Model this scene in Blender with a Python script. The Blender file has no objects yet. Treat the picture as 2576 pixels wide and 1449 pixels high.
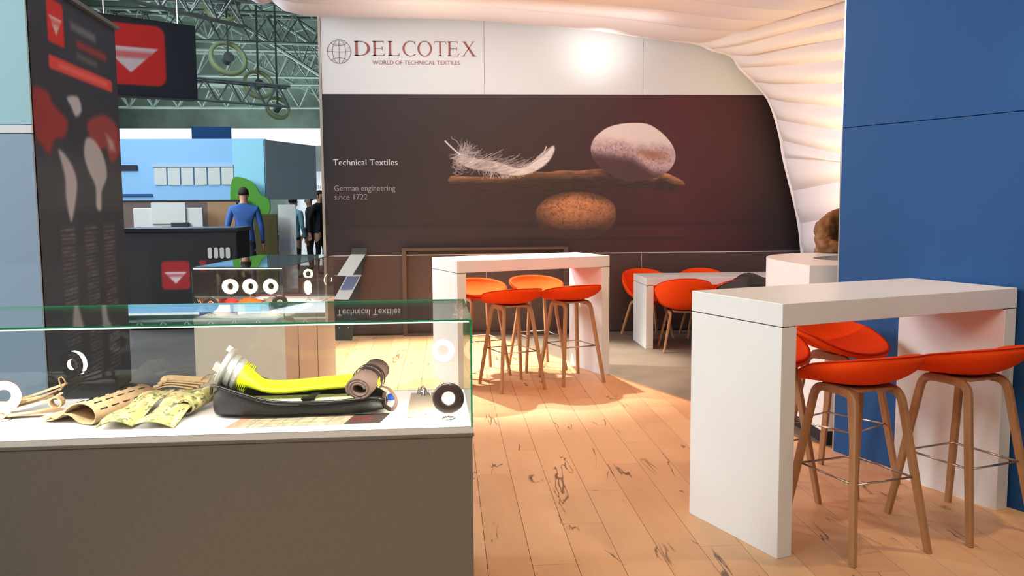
import bpy, bmesh, math, random
import numpy as np
from mathutils import Vector, Matrix
random.seed(7); rng = np.random.default_rng(7)
C = bpy.context.scene.collection
SC = bpy.context.scene
R_ = math.radians
# ------------------------------------------------------------------ camera, world, lights, exposure
YAW, PITCH, ROLL, CAMH, FPX = R_(4.2), R_(5.62), 0.0066, 1.55, 2243.0
fwd = Vector((math.sin(YAW)*math.cos(PITCH), math.cos(YAW)*math.cos(PITCH), -math.sin(PITCH)))
r0 = Vector((math.cos(YAW), -math.sin(YAW), 0)); u0 = r0.cross(fwd)
rt = r0*math.cos(ROLL) - u0*math.sin(ROLL); up = u0*math.cos(ROLL) + r0*math.sin(ROLL)
cam = bpy.data.cameras.new('camera'); co = bpy.data.objects.new('camera', cam); C.objects.link(co)
co.matrix_world = Matrix(((rt.x, up.x, -fwd.x, 0), (rt.y, up.y, -fwd.y, 0), (rt.z, up.z, -fwd.z, CAMH), (0, 0, 0, 1)))
cam.sensor_width = 36; cam.lens = 36*FPX/2576; cam.clip_start = .05; cam.clip_end = 200
SC.camera = co
w = bpy.data.worlds.new('hall_ambient'); SC.world = w; w.use_nodes = True
w.node_tree.nodes['Background'].inputs[0].default_value = (.80, .90, 1.0, 1)
w.node_tree.nodes['Background'].inputs[1].default_value = .13

def area(name, loc, target, power, size, col, size_y=None):
    l = bpy.data.lights.new(name, 'AREA'); l.energy = power; l.color = col; l.size = size
    if size_y: l.shape = 'RECTANGLE'; l.size_y = size_y
    o = bpy.data.objects.new(name, l); C.objects.link(o); o.location = loc
    o.rotation_euler = (Vector(target)-Vector(loc)).to_track_quat('-Z', 'Y').to_euler(); return o
def spot(name, loc, target, power, angle, col, soft=.03, blend=.5):
    l = bpy.data.lights.new(name, 'SPOT'); l.energy = power; l.color = col
    l.spot_size = R_(angle); l.spot_blend = blend; l.shadow_soft_size = soft
    o = bpy.data.objects.new(name, l); C.objects.link(o); o.location = loc
    o.rotation_euler = (Vector(target)-Vector(loc)).to_track_quat('-Z', 'Y').to_euler(); return o
def point(name, loc, power, col, soft=.1):
    l = bpy.data.lights.new(name, 'POINT'); l.energy = power; l.color = col; l.shadow_soft_size = soft
    o = bpy.data.objects.new(name, l); C.objects.link(o); o.location = loc; return o
# cool hall lights high on the left, plus added fill lights; warm booth spots under the canopy; orange and yellow canopy uplights
area('hall_and_fill_light', (-9.0, 4.0, 4.4), (2.0, 5.5, 1.0), 520, 3.0, (.88, .95, 1.0))
area('hall_and_fill_light', (-9.0, 9.5, 4.4), (2.0, 9.0, 1.0), 520, 2.5, (.86, .93, 1.0))
area('hall_and_fill_light', (-9.0, 42.0, 3.2), (-8.0, 50.0, 5.5), 900, 8.0, (.80, 1.0, .92))  # added fill, brightens the far hall wall
area('hall_and_fill_light', (-8.0, 12.6, 5.2), (2.2, 5.4, .7), 600, 2.5, (.86, .93, 1.0))
area('hall_and_fill_light', (-7.0, 14.5, 8.0), (-5.5, 14.5, 0.0), 560, 5.0, (.80, .93, 1.0))
area('hall_and_fill_light', (-10.0, 30.0, 8.5), (-8.0, 30.0, 0.0), 900, 8.0, (.80, .93, 1.0))
area('hall_ceiling_fill', (-6.0, 27.0, 3.6), (-6.0, 27.0, 10.0), 900, 8.0, (.80, 1.0, .90))  # added fill aimed upward, brightens the hall ceiling and trusses
area('hall_and_fill_light', (-6.5, -2.5, 5.0), (-1.5, 5.0, 1.2), 210, 3.0, (.88, .95, 1.0))  # added cool fill for the left stand walls and counter front
area('hall_and_fill_light', (.4, -2.6, 5.6), (.9, 3.4, .3), 180, 2.5, (1.0, .82, .58))  # added warm fill behind the camera for near floor and table fronts
spot('booth_spot', (1.12, 9.25, 3.12), (.62, 8.35, .0), 760, 66, (1.0, .90, .70), .03, .45)
spot('booth_spot', (-.75, 8.85, 3.12), (.0, 8.35, .0), 980, 68, (1.0, .91, .72), .03, .45)
spot('wall_wash_and_fill', (1.75, 9.75, 3.15), (1.75, 10.33, 3.35), 9, 120, (1.0, .93, .86), .05, 1)
area('wall_wash_and_fill', (.5, 9.05, 3.22), (.5, 10.33, 2.9), 8, 3.4, (.90, .96, 1.0), .12)  # cool strip added to cancel the warm tint on the white band
spot('canopy_washer', (-.2, 9.2, 2.9), (-.1, 9.4, 3.6), 6, 140, (1.0, .80, .55), .05, .9)
area('canopy_glow', (1.3, 6.6, 3.1), (1.3, 5.8, 0), 40, 1.2, (1.0, .44, .18))
spot('booth_spot', (2.75, 3.55, 3.4), (2.35, 3.3, 0), 105, 84, (1.0, .72, .42), .05, .6)
spot('canopy_uplight', (3.30, 7.25, 1.25), (4.1, 8.75, 2.35), 130, 82, (1.0, .60, .03), .06, .8)
area('canopy_uplight', (1.2, 8.0, 2.3), (1.3, 8.6, 3.4), 13, 1.6, (1.0, .56, .26))
area('canopy_uplight', (2.6, 7.6, 1.6), (4.2, 8.9, 2.0), 8, .8, (1.0, .80, .90))
SC.view_settings.view_transform = 'Standard'; SC.view_settings.look = 'None'
SC.view_settings.exposure = 0.0; SC.view_settings.gamma = 1.0; SC.view_settings.use_curve_mapping = False
SC.cycles.max_bounces = 10; SC.cycles.transparent_max_bounces = 24; SC.cycles.sample_clamp_indirect = 4.0

# ------------------------------------------------------------------ materials
def lin(c):
    return tuple(((v/255)/12.92 if v/255 <= .04045 else ((v/255+.055)/1.055)**2.4) for v in c)
def mat(name, col, rough=.5, metal=0, emit=None, strength=0, noise=None, bump=None, coat=0, spec=None, sheen=0):
    """col is sRGB 0-255; noise=(scale, amount, stretch xyz); bump=(scale, strength)"""
    m = bpy.data.materials.new(name); m.use_nodes = True; nt = m.node_tree; b = nt.nodes['Principled BSDF']
    c = (*lin(col), 1)
    b.inputs['Base Color'].default_value = c; b.inputs['Roughness'].default_value = rough
    b.inputs['Metallic'].default_value = metal; b.inputs['Coat Weight'].default_value = coat
    b.inputs['Sheen Weight'].default_value = sheen
    if spec is not None: b.inputs['Specular IOR Level'].default_value = spec
    if emit is not None:
        b.inputs['Emission Color'].default_value = (*lin(emit), 1); b.inputs['Emission Strength'].default_value = strength
    if noise or bump:
        tc = nt.nodes.new('ShaderNodeTexCoord'); mp = nt.nodes.new('ShaderNodeMapping'); nt.links.new(tc.outputs['Object'], mp.inputs['Vector'])
    if noise:
        n = nt.nodes.new('ShaderNodeTexNoise'); n.inputs['Scale'].default_value = noise[0]; n.inputs['Detail'].default_value = 5
        if len(noise) > 2: mp.inputs['Scale'].default_value = noise[2]
        nt.links.new(mp.outputs[0], n.inputs['Vector'])
        r = nt.nodes.new('ShaderNodeMapRange'); r.inputs['From Min'].default_value = .3; r.inputs['From Max'].default_value = .7
        r.inputs['To Min'].default_value = 1-noise[1]; r.inputs['To Max'].default_value = 1+noise[1]
        nt.links.new(n.outputs['Fac'], r.inputs['Value'])
        mx = nt.nodes.new('ShaderNodeVectorMath'); mx.operation = 'SCALE'; mx.inputs[0].default_value = c[:3]
        nt.links.new(r.outputs[0], mx.inputs['Scale']); nt.links.new(mx.outputs[0], b.inputs['Base Color'])
    if bump:
        n2 = nt.nodes.new('ShaderNodeTexNoise'); n2.inputs['Scale'].default_value = bump[0]; n2.inputs['Detail'].default_value = 4
        nt.links.new(tc.outputs['Object'], n2.inputs['Vector'])
        bp = nt.nodes.new('ShaderNodeBump'); bp.inputs['Strength'].default_value = bump[1]; bp.inputs['Distance'].default_value = .01
        nt.links.new(n2.outputs['Fac'], bp.inputs['Height']); nt.links.new(bp.outputs[0], b.inputs['Normal'])
    return m
def attr_mat(name, rough=.45, attr='Col', bump=None):
    m = bpy.data.materials.new(name); m.use_nodes = True; nt = m.node_tree; b = nt.nodes['Principled BSDF']
    a = nt.nodes.new('ShaderNodeAttribute'); a.attribute_name = attr; nt.links.new(a.outputs['Color'], b.inputs['Base Color'])
    b.inputs['Roughness'].default_value = rough; return m
def glass_mat(name, tint=(1, 1, 1), ior=1.5):
    m = bpy.data.materials.new(name); m.use_nodes = True; nt = m.node_tree; nt.nodes.clear()
    o = nt.nodes.new('ShaderNodeOutputMaterial'); t = nt.nodes.new('ShaderNodeBsdfTransparent'); g = nt.nodes.new('ShaderNodeBsdfGlossy')
    f = nt.nodes.new('ShaderNodeFresnel'); mx = nt.nodes.new('ShaderNodeMixShader'); gm_ = nt.nodes.new('ShaderNodeNewGeometry'); mr = nt.nodes.new('ShaderNodeMapRange'); mr.inputs[3].default_value = ior; mr.inputs[4].default_value = 1/ior; nt.links.new(gm_.outputs['Backfacing'], mr.inputs[0]); nt.links.new(mr.outputs[0], f.inputs[0])
    t.inputs[0].default_value = (*tint, 1); g.inputs['Roughness'].default_value = 0; g.inputs[0].default_value = (.95, 1, .97, 1)
    nt.links.new(f.outputs[0], mx.inputs[0]); nt.links.new(t.outputs[0], mx.inputs[1]); nt.links.new(g.outputs[0], mx.inputs[2])
    nt.links.new(mx.outputs[0], o.inputs[0]); return m
def emis(name, col, s):
    m = bpy.data.materials.new(name); m.use_nodes = True; nt = m.node_tree; nt.nodes.clear()
    o = nt.nodes.new('ShaderNodeOutputMaterial'); e = nt.nodes.new('ShaderNodeEmission'); e.inputs[0].default_value = (*lin(col), 1); e.inputs[1].default_value = s
    nt.links.new(e.outputs[0], o.inputs[0]); return m

M = {}
M['laminate'] = mat('white_laminate', (232, 232, 230), .32, noise=(3, .02), spec=.5)
M['joint'] = mat('dark_joint', (60, 48, 44), .8)
M['counter'] = mat('grey_brown_laminate', (122, 116, 106), .5, noise=(60, .05))
M['cream'] = mat('cream_laminate', (238, 222, 200), .5, noise=(4, .02))
M['deck'] = mat('white_deck', (245, 243, 240), .45)
M['orange'] = mat('orange_felt', (246, 74, 12), .9, noise=(220, .10), bump=(500, .25), spec=.15)
M['orange_dark'] = mat('orange_piping', (190, 40, 6), .9, bump=(500, .2), spec=.15)
M['oak'] = mat('bent_oak', (176, 128, 86), .5, noise=(14, .12, (6, 6, .6)), bump=(80, .08))
M['steel'] = mat('brushed_steel', (200, 196, 190), .28, 1)
M['chrome'] = mat('chrome', (225, 225, 225), .08, 1)
M['alu'] = mat('satin_aluminium', (214, 214, 206), .42, .75)
M['blue'] = mat('blue_paint', (14, 73, 130), .8, noise=(1.2, .04), bump=(700, .06))
M['white_panel'] = mat('white_wall_panel', (226, 230, 232), .5)
M['dark_panel'] = mat('dark_brown_panel', (74, 56, 54), .42, noise=(2, .05))
M['niche'] = mat('dark_brown_niche', (84, 66, 58), .5)
M['trim_metal'] = mat('pale_metal_trim', (225, 215, 205), .3, .8)
M['fabric'] = mat('stretched_canopy_fabric', (246, 238, 238), .75, bump=(90, .05))
M['red_print'] = mat('dark_red_lettering', (150, 88, 84), .5)
M['globe_print'] = mat('brown_line_print', (112, 84, 82), .5)
M['white_print'] = mat('white_lettering', (225, 222, 228), .5)
M['grey_print'] = mat('grey_lettering', (158, 150, 160), .5)
M['black'] = mat('black_fabric', (24, 22, 22), .55, bump=(120, .25))
M['black_gloss'] = mat('black_gloss', (16, 15, 18), .25)
M['hall_black'] = mat('matt_black_board', (14, 14, 18), .6)
M['hall_dark'] = mat('dark_hall_ceiling', (104, 116, 110), .9, noise=(.35, .6))
M['hall_floor'] = mat('dark_hall_carpet', (66, 62, 60), .9, noise=(1.5, .25), bump=(200, .3))
M['lounge_floor'] = mat('grey_brown_vinyl', (116, 104, 94), .6, noise=(3.5, .14))
M['red_carpet'] = mat('red_carpet', (120, 18, 26), .9, bump=(200, .3))
M['sky_blue'] = mat('pale_blue_board', (128, 180, 222), .6)
M['turquoise'] = mat('pale_turquoise_board', (176, 221, 231), .6)
M['slate'] = mat('slate_blue_board', (160, 184, 206), .6)
M['stand_side'] = mat('pale_slate_board', (214, 236, 248), .6)
M['bright_white'] = mat('bright_white_board', (245, 248, 250), .6)
M['emissive_white'] = mat('emissive_white_board', (245, 248, 250), .6, emit=(240, 248, 255), strength=.55)  # white board with a weak emission over its whole face
M['tealedge'] = mat('turquoise_panel', (140, 205, 225), .6)
M['brown'] = mat('brown_partition', (98, 84, 78), .7)
M['tan'] = mat('tan_partition', (150, 118, 82), .7)
M['olive'] = mat('dark_olive_board', (64, 60, 22), .8)
M['green'] = mat('leaf_green_board', (66, 140, 30), .7)
M['grey_white'] = mat('grey_white_board', (190, 196, 192), .6)
M['truss'] = mat('aluminium_truss', (98, 108, 106), .5, .3)
M['duct'] = mat('pale_green_duct', (150, 165, 122), .6)
M['red'] = mat('signal_red', (196, 24, 24), .5)
M['shade'] = mat('black_led_cover', (52, 40, 36), .25)
M['led'] = emis('led_ring', (255, 240, 214), 150)
M['led2'] = emis('led_ring_small', (255, 228, 190), 60)
M['led_bar'] = emis('led_bar', (255, 244, 226), 2.5)
M['led_strip'] = emis('yellow_led_strip', (255, 200, 20), 1.6)
M['glass'] = glass_mat('clear_glass', (.985, .995, .99))
M['gedge'] = mat('green_glass_edge', (34, 168, 112), .15, emit=None, spec=.8)
M['dark_edge'] = mat('dark_glass_edge', (70, 76, 70), .2)
M['tanweb'] = mat('tan_webbing', (186, 156, 116), .8, noise=(60, .12), bump=(300, .4))
M['tanweb_d'] = mat('darker_tan_webbing', (142, 112, 80), .85, bump=(300, .4))  # darker tan for alternate straps and the cords
M['hose'] = mat('fluorescent_hose', (222, 236, 20), .5)
M['lining'] = mat('pale_lining', (242, 246, 190), .6)
M['brownroll'] = mat('brown_fabric', (104, 82, 72), .8, bump=(160, .3))
M['bottle_blue'] = mat('blue_plastic', (30, 84, 190), .3)
M['clear'] = glass_mat('clear_plastic', (.93, .96, .96), 1.4)
M['grey_card'] = mat('grey_card', (168, 150, 134), .7)
M['paper'] = mat('white_paper', (244, 242, 238), .7)
M['bundle'] = mat('orange_cloth', (255, 120, 20), .8, bump=(60, .6))
M['bundle_red'] = mat('red_cloth', (235, 60, 40), .8, bump=(60, .6))
M['greyshelf'] = mat('grey_metal_shelf', (196, 196, 192), .35, .2)
M['stand'] = mat('charcoal_metal', (62, 64, 62), .45, .3)
M['blueprint'] = mat('slate_blue_card', (98, 112, 140), .4)
M['skin'] = mat('skin', (196, 146, 120), .55)
M['hair'] = mat('dark_hair', (30, 22, 20), .8, bump=(200, .5))
M['shirt_blue'] = mat('blue_shirt', (46, 92, 160), .8, noise=(8, .08), bump=(40, .2))
M['trousers'] = mat('navy_trousers', (28, 34, 50), .8)
M['dark_suit'] = mat('black_suit', (18, 18, 24), .8)
M['teal_top'] = mat('pale_teal_top', (120, 165, 180), .8)
M['jacket'] = mat('brown_jacket', (118, 78, 42), .65, noise=(9, .3), bump=(9, 1.6))
M['kick'] = mat('dark_kickboard', (38, 28, 30), .6)
M['print'] = attr_mat('printed_surface', .55)
M['print_soft'] = attr_mat('matt_print', .7)

# camouflage: nested voronoi/noise patches
def camo_mat():
    m = bpy.data.materials.new('camouflage_cloth'); m.use_nodes = True; nt = m.node_tree; b = nt.nodes['Principled BSDF']; b.inputs['Roughness'].default_value = .85
    tc = nt.nodes.new('ShaderNodeTexCoord'); mp = nt.nodes.new('ShaderNodeMapping'); mp.inputs['Scale'].default_value = (1, .6, 1); nt.links.new(tc.outputs['Object'], mp.inputs[0])
    prev = None
    for k, (sc, th, c) in enumerate([(26, 0, (200, 186, 132)), (34, .54, (158, 158, 96)), (42, .58, (176, 148, 96)), (52, .62, (112, 118, 72)), (60, .66, (96, 74, 50))]):
        if k == 0:
            rgb = nt.nodes.new('ShaderNodeRGB'); rgb.outputs[0].default_value = (*lin(c), 1); prev = rgb.outputs[0]; continue
        n = nt.nodes.new('ShaderNodeTexNoise'); n.noise_dimensions = '4D'; n.inputs['W'].default_value = k*3.1; n.inputs['Scale'].default_value = sc; n.inputs['Detail'].default_value = 1
        nt.links.new(mp.outputs[0], n.inputs['Vector'])
        g = nt.nodes.new('ShaderNodeMath'); g.operation = 'GREATER_THAN'; g.inputs[1].default_value = th; nt.links.new(n.outputs['Fac'], g.inputs[0])
        mx = nt.nodes.new('ShaderNodeMix'); mx.data_type = 'RGBA'; nt.links.new(g.outputs[0], mx.inputs[0]); nt.links.new(prev, mx.inputs[6]); mx.inputs[7].default_value = (*lin(c), 1); prev = mx.outputs[2]
    nt.links.new(prev, b.inputs['Base Color']); return m
M['camo'] = camo_mat()

# rustic oak plank: tone per plank, long dark cracks and knots along Y, fine grain
def plank_mat():
    m = bpy.data.materials.new('rustic_oak_plank'); m.use_nodes = True; nt = m.node_tree; b = nt.nodes['Principled BSDF']; L = nt.links.new
    N = lambda t: nt.nodes.new('ShaderNode'+t)
    tc = N('TexCoord'); oi = N('ObjectInfo')
    off = N('VectorMath'); off.operation = 'SCALE'; off.inputs[0].default_value = (37.1, 91.7, 13.3); L(oi.outputs['Random'], off.inputs['Scale'])
    add = N('VectorMath'); L(tc.outputs['Object'], add.inputs[0]); L(off.outputs[0], add.inputs[1])
    def mapped(s):
        mp = N('Mapping'); mp.inputs['Scale'].default_value = s; L(add.outputs[0], mp.inputs[0]); return mp.outputs[0]
    def noise(v, sc, det=4, dist=0):
        n = N('TexNoise'); n.inputs['Scale'].default_value = sc; n.inputs['Detail'].default_value = det; n.inputs['Distortion'].default_value = dist; L(v, n.inputs['Vector']); return n.outputs['Fac']
    def rng_(v, a, b_, c, d):
        r = N('MapRange'); r.inputs[1].default_value = a; r.inputs[2].default_value = b_; r.inputs[3].default_value = c; r.inputs[4].default_value = d; L(v, r.inputs[0]); return r.outputs[0]
    def math_(op, a, b_):
        n = N('Math'); n.operation = op
        for i, v in enumerate((a, b_)):
            if isinstance(v, (int, float)): n.inputs[i].default_value = v
            else: L(v, n.inputs[i])
        return n.outputs[0]
    grain = noise(mapped((1, .06, 1)), 90, 5)
    tone = noise(mapped((1, .35, 1)), 5, 3)
    ramp = N('ValToRGB'); ramp.color_ramp.elements[0].color = (*lin((204, 152, 108)), 1); ramp.color_ramp.elements[1].color = (*lin((238, 194, 148)), 1)
    t = math_('ADD', math_('MULTIPLY', tone, .7), math_('MULTIPLY', grain, .2)); t = math_('ADD', t, math_('MULTIPLY', math_('SUBTRACT', oi.outputs['Random'], .5), .35)); L(t, ramp.inputs[0])
    # cracks: zero crossing of a stretched noise, gated by a patch mask
    cn = noise(mapped((1, .16, 1)), 8, 3, .5)
    band = rng_(math_('ABSOLUTE', math_('SUBTRACT', cn, .5), 0), .004, .017, 1, 0)
    gate = rng_(noise(mapped((1.3, .5, 1)), 4.2, 1), .585, .63, 0, 1)
    crack = math_('MULTIPLY', band, gate)
    kn = N('TexVoronoi'); kn.inputs['Scale'].default_value = 3.1; L(mapped((1, .55, 1)), kn.inputs['Vector'])
    knot = rng_(kn.outputs['Distance'], .035, .075, .8, 0)
    dark = math_('MAXIMUM', crack, math_('MULTIPLY', knot, rng_(noise(mapped((1, 1, 1)), 60, 2), .4, .6, 0, 1)))
    mx = N('Mix'); mx.data_type = 'RGBA'; L(math_('MULTIPLY', dark, .85), mx.inputs[0]); L(ramp.outputs[0], mx.inputs[6]); mx.inputs[7].default_value = (*lin((70, 40, 30)), 1)
    L(mx.outputs[2], b.inputs['Base Color']); b.inputs['Roughness'].default_value = .48
    bp = N('Bump'); bp.inputs['Strength'].default_value = .15; bp.inputs['Distance'].default_value = .004; L(math_('SUBTRACT', grain, math_('MULTIPLY', dark, 2)), bp.inputs['Height']); L(bp.outputs[0], b.inputs['Normal'])
    return m
M['plank'] = plank_mat()

# ------------------------------------------------------------------ helpers
def obj(name, bm, m, parent=None, smooth=False, loc=None, rot=None):
    me = bpy.data.meshes.new(name)
    if isinstance(bm, bmesh.types.BMesh):
        bmesh.ops.recalc_face_normals(bm, faces=bm.faces[:]); bm.to_mesh(me); bm.free()
    else: me = bm
    for mm in (m if isinstance(m, (list, tuple)) else [m]): me.materials.append(mm)
    if smooth: me.polygons.foreach_set('use_smooth', [True]*len(me.polygons))
    o = bpy.data.objects.new(name, me); C.objects.link(o)
    if parent: o.parent = parent
    if loc: o.location = loc
    if rot: o.rotation_euler = rot
    return o
def tag(o, label=None, cat=None, group=None, kind=None):
    if label: o['label'] = label
    if cat: o['category'] = cat
    if group: o['group'] = group
    if kind: o['kind'] = kind
    return o
def thing(name, label, cat, loc=(0, 0, 0), rz=0, group=None):
    o = bpy.data.objects.new(name, None); o.empty_display_size = .05; C.objects.link(o)
    o.location = loc; o.rotation_euler = (0, 0, rz); return tag(o, label, cat, group)
def dup(root, loc, rz, label):
    def cp(o, par):
        c = o.copy(); C.objects.link(c); c.parent = par
        for ch in o.children: cp(ch, c)
        return c
    r = cp(root, None); r.location = loc; r.rotation_euler = (0, 0, rz); r['label'] = label; return r
def NB(): return bmesh.new()
def box(bm, x0, x1, y0, y1, z0, z1, mi=0, T=None, bev=0):
    vs = [bm.verts.new(Vector(p)) for p in ((x0,y0,z0),(x1,y0,z0),(x1,y1,z0),(x0,y1,z0),(x0,y0,z1),(x1,y0,z1),(x1,y1,z1),(x0,y1,z1))]
    fs = [bm.faces.new([vs[i] for i in q]) for q in ((3,2,1,0),(4,5,6,7),(0,1,5,4),(1,2,6,5),(2,3,7,6),(3,0,4,7))]
    for f in fs: f.material_index = mi
    if bev:
        es = list({e for f in fs for e in f.edges}); r = bmesh.ops.bevel(bm, geom=es, offset=bev, segments=2, affect='EDGES', profile=.5)
        vs = list({v for f in r['faces'] for v in f.verts} | {v for v in vs if v.is_valid})
    if T is not None:
        for v in vs: v.co = T @ v.co
    return fs
def bx(name, a, b, m, parent=None, bev=0):
    bm = NB(); box(bm, a[0], b[0], a[1], b[1], a[2], b[2], bev=bev); return obj(name, bm, m, parent)
def frames(pts, upv=None):
    P = [Vector(p) for p in pts]; out = []; n = len(P); prev = None
    for i in range(n):
        t = (P[min(i+1, n-1)]-P[max(i-1, 0)]).normalized()
        if prev is None:
            u = Vector(upv) if upv else (Vector((0, 0, 1)) if abs(t.z) < .9 else Vector((1, 0, 0)))
        else: u = prev
        s = t.cross(u).normalized(); u = s.cross(t).normalized(); prev = u; out.append((P[i], t, s, u))
    return out
def sweep(bm, pts, section, scale=None, closed=False, upv=None, mi=0, cap=True):
    """section: list of (s,u) offsets; scale: per point factor or (fs,fu)"""
    fr = frames(pts, upv); rings = []
    if closed:
        n = len(pts); P = [Vector(p) for p in pts]; fr = []
        for i in range(n):
            t = (P[(i+1) % n]-P[i-1]).normalized(); u = Vector(upv or (0, 0, 1)); s = t.cross(u).normalized(); u = s.cross(t).normalized(); fr.append((P[i], t, s, u))
    for i, (p, t, s, u) in enumerate(fr):
        k = scale[i] if scale else 1; ks, ku = k if isinstance(k, tuple) else (k, k)
        rings.append([bm.verts.new(p+s*(a*ks)+u*(b*ku)) for a, b in section])
    m_ = len(section); n = len(rings)
    for i in range(n if closed else n-1):
        A, B = rings[i], rings[(i+1) % n]
        for j in range(m_):
            f = bm.faces.new((A[j], A[(j+1) % m_], B[(j+1) % m_], B[j])); f.material_index = mi
    if cap and not closed:
        for r_ in (rings[0][::-1], rings[-1]):
            f = bm.faces.new(r_); f.material_index = mi
def circ(r, n=10): return [(r*math.cos(2*math.pi*k/n), r*math.sin(2*math.pi*k/n)) for k in range(n)]
def rrect(a, b, r=.2, n=3):
    out = []; r = min(a, b)*r
    for cx, cy, s in ((a-r, b-r, 0), (-a+r, b-r, 90), (-a+r, -b+r, 180), (a-r, -b+r, 270)):
        for k in range(n+1):
            t = R_(s+90*k/n); out.append((cx+r*math.cos(t), cy+r*math.sin(t)))
    return out
def lathe(bm, prof, n=32, T=None, mi=0):
    rings = []
    for r, z in prof:
        rings.append([bm.verts.new(((T or Matrix()) @ Vector((r*math.cos(2*math.pi*k/n), r*math.sin(2*math.pi*k/n), z)))) for k in range(n)])
    for i in range(len(rings)-1):
        for k in range(n):
            f = bm.faces.new((rings[i][k], rings[i][(k+1) % n], rings[i+1][(k+1) % n], rings[i+1][k])); f.material_index = mi
    return rings
def tmat(p, z): # frame with local Z along z at p
    return Matrix.Translation(p) @ Vector(z).to_track_quat('Z', 'Y').to_matrix().to_4x4()
def extrude_poly(bm, pts, z0, z1, mi=0):
    a = [bm.verts.new((x, y, z0)) for x, y in pts]; b = [bm.verts.new((x, y, z1)) for x, y in pts]; n = len(pts)
    bm.faces.new(a[::-1]).material_index = mi; bm.faces.new(b).material_index = mi
    for i in range(n): bm.faces.new((a[i], a[(i+1) % n], b[(i+1) % n], b[i])).material_index = mi
def grid_mesh(name, V, closed_u=False):
    """V: array (nu,nv,3)"""
    nu, nv = V.shape[:2]; me = bpy.data.meshes.new(name)
    idx = np.arange(nu*nv).reshape(nu, nv); ui = idx if not closed_u else np.vstack([idx, idx[:1]])
    q = np.stack([ui[:-1, :-1], ui[1:, :-1], ui[1:, 1:], ui[:-1, 1:]], -1).reshape(-1, 4)
    me.vertices.add(nu*nv); me.vertices.foreach_set('co', V.reshape(-1).astype(np.float32))
    me.loops.add(q.size); me.loops.foreach_set('vertex_index', q.reshape(-1).astype(np.int32))
    me.polygons.add(len(q)); me.polygons.foreach_set('loop_start', np.arange(0, q.size, 4, dtype=np.int32)); me.polygons.foreach_set('loop_total', np.full(len(q), 4, dtype=np.int32))
    me.update(); me.validate(); return me
def lin_np(c):
    c = np.clip(np.asarray(c, float)/255, 0, 1); return np.where(c <= .04045, c/12.92, ((c+.055)/1.055)**2.4)
def print_mesh(name, o, u, v, us, vs, func, m, parent=None):
    """flat printed sheet: origin o, direction vectors u,v; us,vs 1-D coordinates; func(U,V)->sRGB 0-255 (..,3)"""
    o, u, v = map(np.asarray, (o, u, v)); U, V = np.meshgrid(us, vs, indexing='ij')
    P = o + U[..., None]*u + V[..., None]*v
    me = grid_mesh(name, P); col = lin_np(func(U, V)).reshape(-1, 3)
    a = me.color_attributes.new('Col', 'FLOAT_COLOR', 'POINT'); a.data.foreach_set('color', np.hstack([col, np.ones((len(col), 1))]).reshape(-1).astype(np.float32))
    return obj(name, me, m, parent)
def sstep(a, b, x): t = np.clip((x-a)/(b-a), 0, 1); return t*t*(3-2*t)
def vnoise(U, V, sc, seed=0, oct_=4):
    """cheap value noise"""
    r = np.random.default_rng(seed); T = r.random((64, 64)); out = 0; amp = 1; tot = 0
    for k in range(oct_):
        x = U/sc*2**k; y = V/sc*2**k; xi = np.floor(x).astype(int); yi = np.floor(y).astype(int); fx = x-xi; fy = y-yi; fx = fx*fx*(3-2*fx); fy = fy*fy*(3-2*fy)
        g = lambda i, j: T[(xi+i) % 64, (yi+j) % 64]
        out = out+amp*((g(0,0)*(1-fx)+g(1,0)*fx)*(1-fy)+(g(0,1)*(1-fx)+g(1,1)*fx)*fy); tot += amp; amp *= .5
    return out/tot
def mixc(A, B, t): return A*(1-t[..., None])+np.asarray(B, float)*t[..., None]
def in_poly(U, V, pts, soft=1.0):
    """soft-edged point-in-polygon mask"""
    ins = np.zeros(U.shape, bool); d = np.full(U.shape, 1e9); n = len(pts)
    for i in range(n):
        (x0, y0), (x1, y1) = pts[i], pts[(i+1) % n]
        c = ((y0 > V) != (y1 > V)) & (U < (x1-x0)*(V-y0)/((y1-y0) or 1e-9)+x0); ins ^= c
        t = np.clip(((U-x0)*(x1-x0)+(V-y0)*(y1-y0))/((x1-x0)**2+(y1-y0)**2+1e-12), 0, 1); d = np.minimum(d, np.hypot(U-x0-t*(x1-x0), V-y0-t*(y1-y0)))
    return np.clip(.5+np.where(ins, d, -d)/soft, 0, 1)
def smooth_poly(pts, n=6):
    out = []; m_ = len(pts)
    for i in range(m_):
        p0, p1, p2, p3 = (np.array(pts[(i+k) % m_], float) for k in (-1, 0, 1, 2))
        for k in range(n):
            t = k/n; out.append(tuple(.5*((2*p1)+(-p0+p2)*t+(2*p0-5*p1+4*p2-p3)*t*t+(-p0+3*p1-3*p2+p3)*t**3)))
    return out
def catmull(pts, n=6):
    P = [Vector(p) for p in pts]; P = [P[0]*2-P[1]]+P+[P[-1]*2-P[-2]]; out = []
    for i in range(1, len(P)-2):
        for k in range(n):
            t = k/n; p0, p1, p2, p3 = P[i-1:i+3]; out.append(.5*((2*p1)+(p2-p0)*t+(2*p0-5*p1+4*p2-p3)*t*t+(3*p1-p0-3*p2+p3)*t**3))
    out.append(P[-2]); return out
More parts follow.
